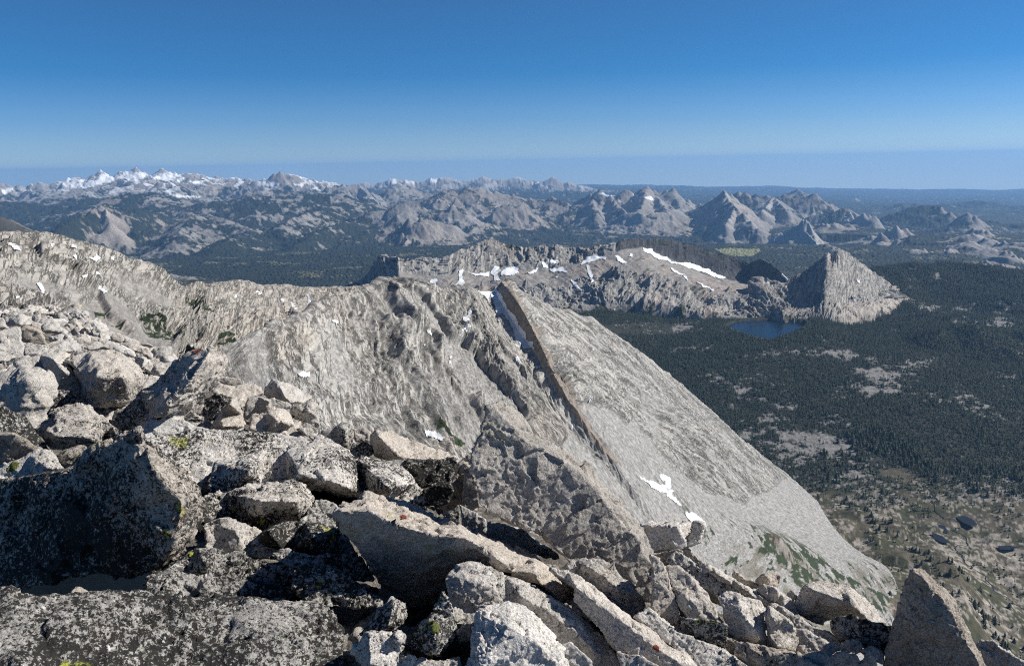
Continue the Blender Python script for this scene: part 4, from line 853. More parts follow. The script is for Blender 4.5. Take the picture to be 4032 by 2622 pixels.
def rough_mesh(body, vox, seed, amp, smooth):
    """closed angular body, worn edges, chipped and pitted skin"""
    vs, fs = body
    me = bpy.data.meshes.new("tmp"); me.from_pydata([tuple(v) for v in vs], [], fs); me.update()
    o = bpy.data.objects.new("tmp", me); SC.collection.objects.link(o)
    md = o.modifiers.new("r", 'REMESH'); md.mode = 'VOXEL'; md.voxel_size = vox
    dg = bpy.context.evaluated_depsgraph_get(); ev = o.evaluated_get(dg); m2 = ev.to_mesh()
    V = np.empty(len(m2.vertices) * 3); m2.vertices.foreach_get("co", V); V = V.reshape(-1, 3)
    E = np.empty(len(m2.edges) * 2, np.int32); m2.edges.foreach_get("vertices", E); E = E.reshape(-1, 2)
    Fq = np.empty(len(m2.loops), np.int32); m2.loops.foreach_get("vertex_index", Fq); Fq = Fq.reshape(-1, 4)
    ev.to_mesh_clear(); bpy.data.objects.remove(o); bpy.data.meshes.remove(me)
    deg = np.bincount(E.ravel(), minlength=len(V))[:, None] + 1e-9
    def lap(V):
        s = np.empty_like(V)
        for k in range(3):
            s[:, k] = np.bincount(E[:, 0], V[E[:, 1], k], len(V)) + np.bincount(E[:, 1], V[E[:, 0], k], len(V))
        return s / deg
    def nrm(V):
        a = np.cross(V[Fq[:, 2]] - V[Fq[:, 0]], V[Fq[:, 3]] - V[Fq[:, 1]]); n = np.zeros_like(V)
        for k in range(3):
            for q in range(4): n[:, k] += np.bincount(Fq[:, q], a[:, k], len(V))
        return n / (np.linalg.norm(n, axis=1, keepdims=True) + 1e-12)
    for _ in range(smooth): V = V * .6 + lap(V) * .4
    n0 = V
    for _ in range(6): n0 = n0 * .4 + lap(n0) * .6
    n = nrm(n0); L = amp
    q = V + np.stack([fbm3(V / (L * 2.0), 3, .5, seed + 50 + i) for i in range(3)], 1) * L * .55
    big = fbm3(q / (L * 4.2), 3, .5, seed); st = fbm3(q / (L * 1.4), 4, .6, seed + 9); cr = np.abs(fbm3(q / (L * 3.0), 4, .5, seed + 21))
    fine = fbm3(V / (L * .30), 3, .6, seed + 31)
    w1 = worley_facets(q / (L * 2.6), seed); w2 = worley_facets(q / (L * .95), seed + 5)
    wear = sstep(-.1, .35, fbm3(V / (L * 3.4), 3, .55, seed + 41))           # some skin smooth, some broken
    d = L * (.22 * big + .42 * w1 + (.08 + .20 * wear) * w2 + .10 * st - .22 * np.exp(-(cr / .022) ** 2) * wear + (.05 + .07 * wear) * fine)
    V = V + n * d[:, None]
    V = V * .94 + lap(V) * .06
    return V, Fq, nrm(V)
ROCKN = [0]; OUTL = []
def largest(fc):
    par = {}
    def find(a):
        while par.setdefault(a, a) != a: a = par[a]
        return a
    for f in fc:
        r0 = find(int(f[0]))
        for v in f[1:]: par[find(int(v))] = r0
    roots = np.array([find(int(f[0])) for f in fc])
    if not len(roots): return fc
    u, c = np.unique(roots, return_counts=True); return fc[roots == u[c.argmax()]]
def rock(label, tl, outline, inner=(), phi=60, yaw=0, th=None, li=.5, wa=.4, to=.5, by=None, kd=1.0, d=None, mat=None, res=5.0, cat="boulder", name="boulder", group=None, marks=(), sm=None, amp=1.0, more=None):
    ox, oy, k = TILE[tl]
    P = [(ox + p[0] * k, oy + p[1] * k, (p[2] if len(p) > 2 else 0.0)) for p in outline]
    I = [(ox + p[0] * k, oy + p[1] * k, p[2]) for p in inner]
    OUTL.append([(p[0], p[1]) for p in P])
    xs = np.array([p[0] for p in P]); ys = np.array([p[1] for p in P])
    yb = ys.max() if by is None else oy + by * k
    xb = xs[ys > ys.max() - np.ptp(ys) * .3].mean()
    d0 = (slope_d(xb, min(yb, 2700)) if d is None else d) * kd
    dep = math.atan2(-ray(np.array([xb]), np.array([yb]))[0, 2], 1.0)
    f = math.radians(phi); kk = d0 / F / (math.tan(f) * math.cos(dep) + math.sin(dep)) if phi < 89.9 else (-math.tan(math.radians(phi - 90)) * d0 / F)
    kx = math.tan(math.radians(yaw)) * d0 / F
    cx = xs.mean(); size = max(np.ptp(xs), np.ptp(ys)) * d0 / F
    dep_of = lambda x, y: d0 + (yb - y) * kk + (x - cx) * kx
    th = size * .55 if th is None else th
    front = [at(x, y, dep_of(x, y) + e) for x, y, e in P] + [at(x, y, dep_of(x, y) + e) for x, y, e in I]
    cy = ys.mean(); dm = max(dep_of(x, y) for x, y, e in P)
    back = [at(cx + (x - cx) * .82, cy + (y - cy) * .82 + 4, max(dep_of(x, y) + e, d0) * .5 + dm * .5 + th) for x, y, e in P]
    nP = len(P); c2 = [Vector((x, y)) for x, y, e in P] + [Vector((x, y)) for x, y, e in I]
    r_ = delaunay_2d_cdt(c2, [(i, (i + 1) % nP) for i in range(nP)], [], 1, 1e-4)
    if len(r_[0]) != len(c2) or any(len(q_) != 1 for q_ in r_[3]):
        r_ = delaunay_2d_cdt(c2[:nP], [(i, (i + 1) % nP) for i in range(nP)], [], 1, 1e-4)
    mp_ = [q_[0] if q_ else 0 for q_ in r_[3]]
    nF = len(front); backI = [at(cx + (x - cx) * .82, cy + (y - cy) * .82 + 4, dm + th) for x, y, e in I]
    full = front + back + backI
    bidx = lambda i: nF + i
    tr = [tuple(mp_[i] for i in f) for f in r_[2]]
    tr = [t_[::-1] if ((c2[t_[1]] - c2[t_[0]]).cross(c2[t_[2]] - c2[t_[0]])) > 0 else t_ for t_ in tr]      # face the viewer side (y runs down)
    fs = tr + [tuple(bidx(i) for i in t_[::-1]) for t_ in tr]
    ar = sum(c2[i].cross(c2[(i + 1) % nP]) for i in range(nP))
    for i in range(nP):
        j = (i + 1) % nP; q_ = (i, j, bidx(j), bidx(i)); fs.append(q_ if ar < 0 else q_[::-1]) 
    pts = np.array(full); org = pts.mean(0); org[2] = pts[:, 2].min()
    vox = max(res * d0 / F, size / 150.0); seed = ROCKN[0] * 3 + 1; ROCKN[0] += 1
    V, Fq, n = rough_mesh((pts - org, fs), vox, seed, min(max(math.sqrt(abs(ar) / 2) * d0 / F * .17 * amp, vox * 3), .3 * amp + .04), 1 if sm is None else min(sm, 1))
    o = mesh_obj(name, V, Fq, mat or M_rock, smooth=True); o.location = org
    o.color = (li, wa, to, 1)
    tag(o, label, cat, group, 'thing')
    for poly, mm, nm in marks:
        W = V + org; px, py = project(W); pl = [(ox + a * k, oy + b * k) for a, b in poly]
        fc = Fq[in_poly((px + 3 * vn2(px / 5, py / 5, 3))[Fq[:, 0]], (py + 3 * vn2(px / 5, py / 5, 7))[Fq[:, 0]], pl) & ((n[Fq[:, 0]] * W[Fq[:, 0]]).sum(1) < 0)]
        fc = largest(fc)
        if len(fc) < 3: continue
        u, inv = np.unique(fc.ravel(), return_inverse=True)
        c = mesh_obj(nm, V[u] + n[u] * .006, inv.reshape(-1, 4), mm, smooth=True); c.parent = o
    return o

def foreground():
    global_d = {}
    B = rock
    # --- upper left, far rocks of the slope
    B("squat grey boulder peaked like a roof, high on the left above the dark-faced block", 'A', [(70, 370), (110, 320), (200, 265), (250, 240), (340, 290), (395, 385), (280, 400), (100, 405)], [(230, 260, -.1), (240, 390, -.5)], phi=50, li=.35, wa=.2)
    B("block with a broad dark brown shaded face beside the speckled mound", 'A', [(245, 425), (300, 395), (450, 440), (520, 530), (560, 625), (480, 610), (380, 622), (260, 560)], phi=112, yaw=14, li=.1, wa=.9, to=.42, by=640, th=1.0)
    B("tall speckled mound of rock at the upper left picture edge", 'A', [(-30, 470), (60, 430), (130, 420), (200, 395), (250, 430), (245, 560), (280, 650), (270, 780), (150, 825), (-30, 810)], phi=58, li=.6, wa=.3, by=850)
    B("low rock just beneath the dark brown shaded face", 'A', [(280, 630), (330, 590), (430, 620), (560, 625), (640, 690), (600, 725), (300, 740), (270, 700)], phi=40, li=.5, wa=.2)
    B("long pale slab lying aslant above the tiny dark-sided triangle rock", 'A', [(480, 410), (560, 340), (680, 385), (790, 465), (780, 505), (640, 460), (500, 460)], phi=38, li=.2, wa=.3)
    B("flat pale rock in a row left of the small black hollow", 'A', [(590, 650), (700, 600), (740, 570), (860, 580), (990, 620), (960, 690), (750, 705), (620, 700)], phi=40, li=.35, wa=.2)
    B("tiny triangular rock with one dark side", 'A', [(745, 550), (780, 480), (855, 545), (865, 605), (800, 590)], [(790, 500, -.2), (800, 585, -.5)], phi=70, li=.2, wa=.3)
    B("low rounded rock directly behind the wide streaky boulder", 'A', [(985, 650), (1050, 590), (1150, 570), (1210, 600), (1180, 660), (1060, 690)], phi=50, li=.3, wa=.3)
    B("narrow upright block behind the long white slab", 'A', [(1150, 640), (1165, 525), (1200, 560), (1320, 595), (1430, 630), (1300, 690), (1180, 650)], phi=55, li=.2, wa=.3)
    B("long smooth white slab slanting down to the right behind the wide streaky boulder", 'A', [(1320, 660), (1430, 620), (1560, 690), (1612, 750), (1570, 775), (1400, 705)], phi=48, li=.05, wa=.15, to=.62)
    B("pale wedge rock with a black left side, right of the wide streaky boulder", 'A', [(1565, 790), (1600, 760), (1680, 765), (1760, 810), (1870, 985), (1790, 960), (1680, 900), (1640, 880)], [(1690, 780, -.2), (1660, 880, -.5)], phi=62, li=.25, wa=.35)
    B("round-topped pale rock on the skyline above the narrow upright block", 'A', [(1060, 450), (1140, 395), (1215, 450), (1190, 510), (1080, 505)], phi=60, li=.3, wa=.3)
    B("sandy angular rock standing alone on the boulder skyline", 'A', [(1285, 520), (1320, 490), (1400, 487), (1450, 525), (1460, 560), (1420, 600), (1320, 565)], phi=68, li=.1, wa=.6)
    B("flat sandy slab stretched along the boulder skyline", 'A', [(1435, 610), (1510, 590), (1610, 600), (1640, 650), (1720, 690), (1660, 720), (1500, 670)], phi=42, li=.15, wa=.6)
    B("brown hooked rock at the right end of the boulder skyline", 'A', [(1630, 650), (1730, 640), (1795, 740), (1770, 790), (1690, 730)], phi=60, li=.2, wa=.7)
    B("small rock over a black hollow behind the wide streaky boulder", 'A', [(870, 730), (920, 668), (1040, 690), (1010, 745), (900, 765)], phi=100, li=.6, wa=.2)
    B("small speckled rock on the left edge below the roof-shaped boulder", 'A', [(-30, 280), (30, 285), (60, 330), (75, 425), (-30, 430)], phi=60, li=.4)
    B("flat sunlit rock between the black-sided wedge and the leaning slab", 'A', [(1790, 850), (1900, 820), (2040, 825), (2070, 850), (1960, 920), (1880, 1000), (1840, 930)], phi=35, li=.3, wa=.4)
    B("pale rock ledge under the black-sided wedge", 'A', [(1680, 1010), (1800, 990), (1880, 1000), (1830, 1080), (1740, 1150), (1660, 1140)], phi=30, li=.2, wa=.3)
    # --- left middle
    B("wide pale boulder streaked with black lichen, behind the leaning slab", 'A', [(775, 800), (900, 740), (1060, 685), (1330, 690), (1500, 785), (1620, 860), (1695, 990), (1690, 1090), (1610, 1190), (1540, 1290), (1400, 1320), (1210, 1345), (1070, 1350), (965, 1210), (960, 1080), (870, 900)],
      [(1180, 1000, -.5), (1450, 1000, -.45)], phi=44, li=.6, wa=.55, by=1430, th=1.4, amp=.6)
    B("broken grey ridge block left of the wide streaky boulder", 'A', [(160, 840), (300, 780), (480, 735), (700, 698), (765, 740), (785, 820), (860, 890), (960, 1080), (1090, 1345), (1000, 1340), (880, 1200), (660, 1130), (640, 990), (500, 900), (300, 885)],
      [(620, 780, -.25), (720, 900, -.3)], phi=58, li=.4, wa=.35, by=1350)
    B("domed lichen boulder at the left with a bluish bare patch", 'A', [(0, 1100), (130, 965), (270, 868), (400, 870), (500, 890), (625, 965), (655, 1110), (680, 1220), (600, 1300), (545, 1400), (530, 1488), (405, 1615), (200, 1480), (0, 1250)], [(330, 1050, -.3)], phi=56, li=.62, wa=.35, by=1620)
    B("dark lichen-crusted rock in the cleft between two paler boulders", 'A', [(600, 1310), (650, 1160), (740, 1128), (880, 1180), (1000, 1290), (1075, 1355), (1000, 1400), (800, 1400), (640, 1360)], phi=60, li=.85, wa=.2, to=.4, by=1420)
    B("steep dark speckled slab entering from the left edge", 'C', [(-60, -70), (0, -20), (120, 40), (300, 150), (380, 280), (530, 480), (440, 480), (250, 340), (130, 290), (-60, 300)], phi=58, yaw=12, li=.86, wa=.1, to=.42, by=520)
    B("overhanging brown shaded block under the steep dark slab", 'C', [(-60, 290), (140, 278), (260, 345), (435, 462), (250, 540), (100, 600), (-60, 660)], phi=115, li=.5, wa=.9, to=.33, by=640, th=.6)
    B("grey block with a tuft of yellow-green lichen at the left edge", 'C', [(-60, 650), (100, 590), (300, 505), (440, 462), (540, 480), (675, 642), (560, 720), (400, 760), (150, 790), (-60, 830)], [(480, 640, -.15)], phi=62, yaw=-14, li=.55, wa=.3, by=800, marks=[([(85, 640), (150, 570), (215, 590), (190, 640), (110, 690)], M_moss, "lichen_patch")])
    B("long flat-topped dark slab left of the leaning slab's foot", 'C', [(375, 260), (430, 170), (520, 130), (540, 40), (620, 0), (880, -10), (960, 50), (1060, 120), (1165, 190), (1245, 245), (1245, 315), (1100, 385), (950, 435), (700, 445), (530, 435), (450, 345)], [(560, 310, -.35), (900, 320, -.4), (1200, 270, -.3)], phi=42, li=.78, wa=.45, to=.45, by=445)
    B("small dark block wedged under the long flat-topped slab", 'C', [(560, 520), (690, 440), (880, 395), (910, 440), (900, 480), (780, 570), (690, 650), (640, 620)], [(700, 500, -.1)], phi=80, li=.6, wa=.7, to=.35, by=660)
    B("tall leaning slab with a black left side and rust-brown right side", 'S', [(469, 1715, .3), (446, 1668, .3), (518, 1584, .45), (571, 1547, .5), (628, 1489, .55), (655, 1459, .6), (692, 1424, .65), (720, 1397, .7), (757, 1380, .7), (797, 1370, .6), (834, 1374, .15), (861, 1368, .25), (884, 1386, .4), (888, 1417, .45),
      (861, 1491, .4), (814, 1565, .4), (790, 1652, .45), (737, 1662, .3), (590, 1660, .1), (560, 1700, .1)], [(800, 1425, -.15), (744, 1508, -.3), (690, 1565, -.35), (630, 1625, -.3)], phi=96, yaw=0, th=.5, li=.5, wa=.6, by=1715, marks=[([(762, 1380), (792, 1374), (796, 1384), (768, 1391)], M_red, "lichen_patch")], sm=2)
    B("small standing stone with a pointed top and dark left side", 'B', [(365, 1005, .2), (440, 900, .25), (520, 790, .3), (600, 690, .3), (620, 640, .1), (690, 628, .15), (720, 720, .15), (760, 850, .15), (815, 955, .2), (760, 1000, .1), (520, 1000)], [(610, 720, -.1), (530, 985, -.2)], phi=74, li=.4, wa=.6, sm=2)
    B("dark little block left of the standing stone", 'B', [(345, 655), (440, 580), (560, 640), (615, 670), (500, 795), (400, 885), (285, 860), (285, 780)], phi=95, li=.7, wa=.3, to=.4, by=900)
    B("flat tan ledge behind the standing stone", 'B', [(380, 570), (480, 480), (640, 495), (860, 488), (985, 510), (1005, 600), (880, 630), (820, 700), (760, 790), (640, 650), (440, 600)], phi=22, li=.3, wa=.65, by=720)
    B("low flat block with a dark left end on the tan ledge", 'B', [(465, 470), (485, 395), (600, 400), (745, 408), (762, 480), (650, 505)], phi=85, li=.1, wa=.7)
    B("block with a large black shadowed face behind the pink rounded boulder", 'B', [(780, 860), (800, 740), (825, 628), (960, 618), (1080, 660), (1150, 640), (1270, 690), (1340, 735), (1250, 775), (1100, 780), (960, 840), (860, 890), (820, 905)], [(1060, 690, -.15)], phi=98, yaw=18, li=.55, wa=.35, to=.45, by=900)
    B("pale triangular block on the brink with a dark left face", 'B', [(1005, 605, .3), (1090, 418, .3), (1150, 420, .2), (1300, 490, .25), (1450, 570, .3), (1570, 665, .35), (1480, 715, .1), (1400, 690, 0), (1330, 710, -.1), (1180, 660), (1060, 645, .2)], [(1200, 520, -.1), (1260, 640, -.2)], phi=70, li=.3, wa=.35, sm=2)
    B("rounded pinkish boulder shaped like a small pyramid", 'B', [(835, 1010), (870, 900), (1020, 830), (1060, 780), (1150, 758), (1250, 778), (1315, 850), (1385, 960), (1510, 1070), (1400, 1100), (1080, 1070), (950, 1050)], [(1150, 900, -.2)], phi=52, li=.25, wa=.7, to=.56)
    B("small rounded brown stone against the pinkish boulder", 'B', [(815, 895), (900, 825), (985, 850), (960, 885), (880, 970), (840, 965)], phi=70, li=.3, wa=.8)
    B("blocky rock with a bright right side at the drop-off", 'B', [(1310, 830), (1340, 760), (1480, 690), (1560, 668), (1645, 715), (1645, 870), (1665, 990), (1625, 1060), (1480, 1010), (1430, 900)], [(1520, 800, -.15)], phi=66, li=.5, wa=.4)
    B("small pale rock below the blocky bright-sided rock", 'B', [(1390, 1000), (1470, 985), (1560, 1000), (1622, 1080), (1612, 1150), (1500, 1090)], phi=50, li=.4, wa=.4)
    B("dark rounded boulder with a pale right edge near the drop-off", 'B', [(1640, 1110), (1680, 1030), (1830, 985), (1900, 940), (1960, 928), (2025, 980), (2062, 1050), (2045, 1180), (1970, 1285), (1840, 1225), (1690, 1155)], [(1960, 1020, -.1), (1960, 1200, -.1)], phi=88, yaw=10, li=.75, wa=.3, to=.42)
    B("dark low boulder right of the pale-edged dark boulder", 'B', [(1990, 1295), (2060, 1170), (2150, 1148), (2270, 1200), (2295, 1280), (2200, 1350), (2080, 1345)], phi=60, li=.75, wa=.2, to=.42)
    B("brown rock at the back between two dark boulders", 'B', [(2055, 1010), (2120, 990), (2210, 1000), (2270, 1060), (2240, 1160), (2080, 1150)], phi=60, li=.4, wa=.8)
    B("long tapering boulder with a grey shaded left end on the brink", 'S', [(1461, 1718), (1478, 1692), (1537, 1699, .2), (1605, 1727, .3), (1668, 1750, .3), (1747, 1779, .4), (1798, 1801, .4), (1806, 1826, .2), (1702, 1814, .1), (1594, 1805), (1509, 1806), (1472, 1792)], [(1490, 1715, -.2), (1560, 1790, -.3)], phi=62, li=.3, wa=.75, by=1825)
    B("charcoal speckled boulder below the long tapering boulder", 'K', [(395, 1115), (480, 1078), (640, 1070), (780, 1055), (800, 1100), (770, 1165), (740, 1235), (640, 1265), (540, 1265), (470, 1195)], phi=58, li=.85, wa=.15, to=.45)
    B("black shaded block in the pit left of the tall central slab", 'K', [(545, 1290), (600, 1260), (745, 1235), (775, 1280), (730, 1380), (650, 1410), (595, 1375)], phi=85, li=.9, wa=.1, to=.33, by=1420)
    B("blue-grey boulder lying at the leaning slab's foot", 'C', [(1475, 250), (1500, 205), (1560, 125), (1640, 112), (1800, 108), (1900, 130), (1990, 185), (2080, 215), (2170, 235), (2160, 265), (1900, 290), (1640, 320), (1510, 345)], phi=48, li=.35, wa=.0, to=.5, by=370)
    B("broad white slab with black specks behind the big shaded boulder", 'S', [(571, 1731), (620, 1713), (719, 1702), (832, 1691), (960, 1697), (1060, 1703), (1180, 1722), (1260, 1765), (1150, 1810), (1000, 1800), (870, 1820), (825, 1865), (800, 1905), (740, 1905), (690, 1835), (640, 1785)], phi=33, li=.62, wa=.25, to=.58, by=1905, res=4.5, amp=.5)
    B("great white slab crusted with black lichen in the middle of the slope", 'D', [(40, 640), (80, 480), (150, 330), (400, 225), (640, 185), (860, 185), (1100, 120), (1200, 48), (1300, 90), (1480, 190), (1580, 270), (1880, 300), (2060, 370), (2160, 440), (2210, 540), (2310, 620), (2375, 750), (2340, 825), (2200, 770), (1960, 710), (1700, 670), (1500, 670), (1250, 600), (900, 560), (600, 590), (250, 650)],
      [(500, 420, -.35), (1000, 450, -.45), (1400, 540, -.55), (1900, 560, -.45)], phi=38, li=.72, wa=.3, to=.6, by=760, res=4.5, th=1.2, amp=.45)
    B("rounded speckled boulder with yellow-green lichen below the great white slab", 'D', [(-70, 810), (0, 640), (240, 640), (450, 558), (700, 528), (950, 512), (1035, 530), (1105, 620), (1150, 700), (1132, 785), (1050, 890), (980, 915), (830, 920), (640, 1010), (540, 1030), (400, 960), (250, 910), (40, 945)],
      [(600, 720, -.3), (950, 720, -.3)], phi=46, li=.66, wa=.45, to=.55, by=1030, res=4.5, amp=.7, marks=[([(300, 790), (350, 785), (350, 835), (305, 835)], M_yel, "lichen_patch"), ([(595, 900), (640, 905), (630, 960), (590, 955)], M_yel, "lichen_patch")])
    B("dark speckled rock tucked between the rounded boulder and the long shaded slab", 'D', [(1000, 930), (1135, 780), (1170, 698), (1280, 708), (1385, 758), (1415, 805), (1370, 860), (1380, 1010), (1270, 1040), (1100, 1000)], phi=52, li=.72, wa=.1, to=.46, by=1040)
    B("banded grey slab left of the long shaded slab", 'D', [(590, 1060), (680, 990), (900, 925), (1060, 938), (1250, 985), (1405, 1030), (1510, 1130), (1570, 1220), (1610, 1300), (1400, 1320), (1150, 1310), (950, 1230), (840, 1240), (650, 1160)], [(700, 1070, -.2), (1150, 1090, -.25)], phi=48, li=.72, wa=.3, to=.44, by=1340)
    B("pale worn rock beside the right corner of the big shaded boulder", 'D', [(20, 960), (120, 930), (250, 905), (400, 940), (530, 1008), (605, 1070), (645, 1150), (780, 1190), (840, 1235), (760, 1310), (560, 1310), (420, 1300), (300, 1270), (150, 1250), (40, 1240)], [(350, 1050, -.1)], phi=46, li=.45, wa=.4, by=1330)
    B("low wavy slab under the banded grey slab", 'D', [(715, 1260), (850, 1215), (1100, 1285), (1350, 1285), (1560, 1255), (1650, 1330), (1750, 1460), (1800, 1540), (1600, 1540), (1350, 1480), (1200, 1430), (950, 1420), (800, 1370)], phi=42, li=.78, wa=.2, to=.42, by=1560)
    B("knobbly flat rock with a yellow lichen spot beside the big shaded boulder's base", 'J', [(-30, 540), (150, 470), (250, 398), (370, 392), (520, 418), (645, 468), (645, 565), (580, 580), (480, 570), (370, 560), (240, 560), (100, 560)], [(320, 470, -.1)], phi=44, li=.8, wa=.2, to=.38, by=590, marks=[([(215, 410), (250, 408), (255, 432), (220, 436)], M_yel, "lichen_patch"), ([(80, 495), (120, 495), (115, 510), (80, 510)], M_yel, "lichen_patch")])
    B("shaded black rock in the hollow between two long slabs", 'J', [(570, 580), (640, 480), (760, 463), (832, 500), (835, 585), (740, 620)], phi=80, li=.85, wa=.1, to=.4, by=640)
    B("shaded slab sloping into the dark pit below the long shaded slab", 'J', [(820, 560), (880, 488), (1060, 512), (1200, 580), (1265, 650), (1345, 680), (1360, 730), (1000, 740), (850, 660)], phi=48, li=.8, wa=.15, to=.42, by=780)
    B("narrow dark slab lying just above the bottom left slab", 'J', [(-40, 570), (100, 528), (280, 548), (380, 533), (480, 558), (700, 598), (845, 660), (870, 700), (620, 710), (540, 720), (400, 700), (230, 680), (-40, 670)], [(300, 600, -.05)], phi=44, li=.85, wa=.2, to=.36, by=720)
    B("huge flat speckled slab filling the bottom left corner", 'S', [(-90, 2350, .1), (80, 2350), (250, 2343), (420, 2328), (600, 2335), (700, 2345), (840, 2362), (940, 2372), (1020, 2357), (1150, 2370), (1260, 2376), (1305, 2402), (1358, 2480), (1345, 2560), (1352, 2690), (600, 2720), (-90, 2720)],
      [(300, 2480, -.08), (1050, 2480, -.06)], phi=24, li=.88, wa=.2, to=.36, by=2690, res=4.2, amp=.5, marks=[([(1115, 2398), (1160, 2392), (1168, 2420), (1125, 2430)], M_yel, "lichen_patch"), ([(1190, 2400), (1205, 2400), (1205, 2420), (1190, 2418)], M_yel, "lichen_patch")])
    B("big boulder with a black-speckled shaded face and a sunlit right side", 'S', [(-90, 1915, 1.2), (50, 1891, 1.0), (113, 1872, .9), (189, 1865, .8), (253, 1842, .7), (340, 1782, .5), (416, 1751, .36), (465, 1721, .27), (503, 1698, .18), (537, 1683, .1), (560, 1695, .1), (569, 1717, .15), (571, 1744, .2), (624, 1763, .45), (681, 1816, .6), (756, 1903, .7), (787, 1940, .7), (813, 1978, .65),
      (813, 2054, .5), (794, 2080, .4), (764, 2107, .25), (719, 2133, .1), (681, 2172, .05), (624, 2235, .04), (510, 2274, .12), (420, 2256, .22), (363, 2260, .28), (255, 2280, .4), (150, 2300, .52), (0, 2335, .7), (-90, 2345, .82)],
      [(545, 1700, -.05), (582, 1770, -.03), (592, 1827, -.05), (635, 1891, -.06), (692, 1921, .0), (719, 1978, -.03), (741, 2035, .0), (700, 2090, -.06), (680, 2150, -.05), (300, 2050, .42), (480, 2000, .16)], phi=93, yaw=0, th=.75, li=.8, wa=.75, to=.40, by=2290, res=4.2, sm=2, amp=.6)
    # --- the centre
    B("long slab with a smooth brown shaded front and a sunlit ragged top", 'S', [(1314, 2018, .1), (1348, 1980, .25), (1420, 1965, .4), (1450, 1946, .55), (1511, 1957, .65), (1579, 1976, .7), (1700, 2025, .7), (1750, 2044, .7), (1884, 2098, .65), (1987, 2135, .6), (2103, 2190, .55), (2170, 2263, .4), (2261, 2330, .3), (2258, 2362, .2), (2206, 2362, .1),
      (2115, 2287, .05), (2011, 2251, .1), (1880, 2260, .2), (1762, 2330, .3), (1615, 2400, .35), (1524, 2360, .35), (1457, 2226, .2), (1396, 2153, .1), (1329, 2092, .05)],
      [(1340, 2010, .0), (1450, 2010, -.05), (1579, 2070, -.08), (1701, 2104, -.08), (1829, 2115, -.08), (1914, 2165, -.1), (1987, 2220, -.05), (2110, 2260, -.05)], phi=97, yaw=0, th=.7, li=.3, wa=.75, to=.5, by=2330, res=4.2, sm=2, amp=.6, d=None, kd=.94, marks=[([(1577, 2030), (1600, 2030), (1605, 2045), (1580, 2048)], M_red, "lichen_patch")])
    B("grey boulder spine running down from under the long shaded slab to the bottom edge", 'S', [(1757, 2260), (1790, 2225), (1854, 2212), (1928, 2230), (1990, 2268), (2100, 2304), (2200, 2364), (2287, 2424), (2320, 2451), (2394, 2531), (2467, 2604), (2490, 2660), (2334, 2660), (2300, 2590), (2207, 2545), (2100, 2440), (2001, 2390), (1881, 2420), (1867, 2460), (1794, 2460), (1767, 2360)],
      [(1850, 2290, -.06), (1930, 2310, -.06), (2050, 2345, -.06), (2130, 2390, -.06), (2200, 2440, -.06), (2270, 2490, -.06), (2340, 2560, -.06)], phi=48, yaw=12, li=.42, wa=.35, to=.5, by=2560, res=4.2, th=.5, amp=.5)
    B("cracked pale spine with a rust-red lichen spot, second from the bottom edge", 'G', [(90, 280), (200, 298), (330, 368), (450, 468), (560, 558), (700, 648), (800, 738), (900, 788), (965, 855), (950, 920), (560, 920), (500, 780), (440, 715), (380, 610), (290, 520), (235, 470), (240, 390)],
      [(250, 390, -.05), (330, 450, -.05), (400, 500, -.05), (480, 560, -.05), (560, 620, -.05), (630, 680, -.05), (700, 730, -.05), (780, 780, -.05), (850, 830, -.05)], phi=40, yaw=8, li=.3, wa=.6, to=.56, by=860, res=4.2, th=.5, amp=.45, marks=[([(705, 730), (740, 735), (742, 765), (712, 755)], M_red, "lichen_patch")])
    B("smooth pale slab sloping to the bottom edge right of the cracked spine", 'G', [(590, 565), (680, 508), (760, 578), (830, 638), (960, 698), (1080, 738), (1180, 798), (1270, 860), (1300, 920), (960, 920), (880, 800), (790, 720), (680, 625)], phi=38, yaw=8, li=.35, wa=.35, to=.55, by=880, th=.5, amp=.5)
    B("tall pointed slab of bare granite standing in the centre", 'E', [(565, 95, .04), (640, 98, .10), (740, 112, .12), (830, 190, .13), (900, 300, .13), (930, 370, .12), (1050, 400, .12), (1180, 490, .12), (1300, 560, .12), (1360, 620, .12), (1440, 650, .12), (1540, 770, .12), (1620, 870, .12), (1740, 990, .12), (1860, 1130, .12), (1950, 1210, .12), (1990, 1290, .1), (2040, 1400, .08), (2085, 1490, .06), (2100, 1600), (2120, 1720), (2120, 1900), (2060, 1960), (1800, 1800), (1550, 1640), (1300, 1600), (1190, 1490), (1100, 1400),
      (1020, 1315), (900, 1272), (740, 1222), (640, 1162), (540, 1102), (440, 1042), (420, 940), (400, 800), (370, 640), (370, 560), (420, 470), (440, 380), (480, 280), (540, 120)], [(640, 190, 0), (770, 320, 0), (890, 460, 0), (1080, 540, 0), (1290, 670, 0), (1470, 820, 0), (1600, 990, 0), (1760, 1170, 0), (1890, 1330, 0), (1980, 1520, 0)], phi=70, yaw=14, th=.4, li=.12, wa=.5, to=.38, by=1900, res=4.2, mat=M_rock, sm=1, amp=.42, kd=1.0)
    B("brown rough slab peeping out behind the tall slab's left edge", 'E', [(105, 1140), (150, 960), (200, 780), (250, 640), (330, 570), (385, 535), (420, 700), (420, 900), (400, 1100), (280, 1150), (170, 1170)], phi=80, yaw=20, li=.35, wa=.95, to=.42, by=1200, kd=1.12)
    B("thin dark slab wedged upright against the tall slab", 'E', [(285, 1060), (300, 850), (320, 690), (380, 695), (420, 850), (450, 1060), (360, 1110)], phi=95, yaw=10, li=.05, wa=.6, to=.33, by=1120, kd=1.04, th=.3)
    B("small grey triangular slab at the tall slab's lower left", 'E', [(265, 1035), (340, 1070), (505, 1170), (515, 1310), (420, 1320), (290, 1265)], phi=70, li=.35, wa=.0, to=.45, by=1340)
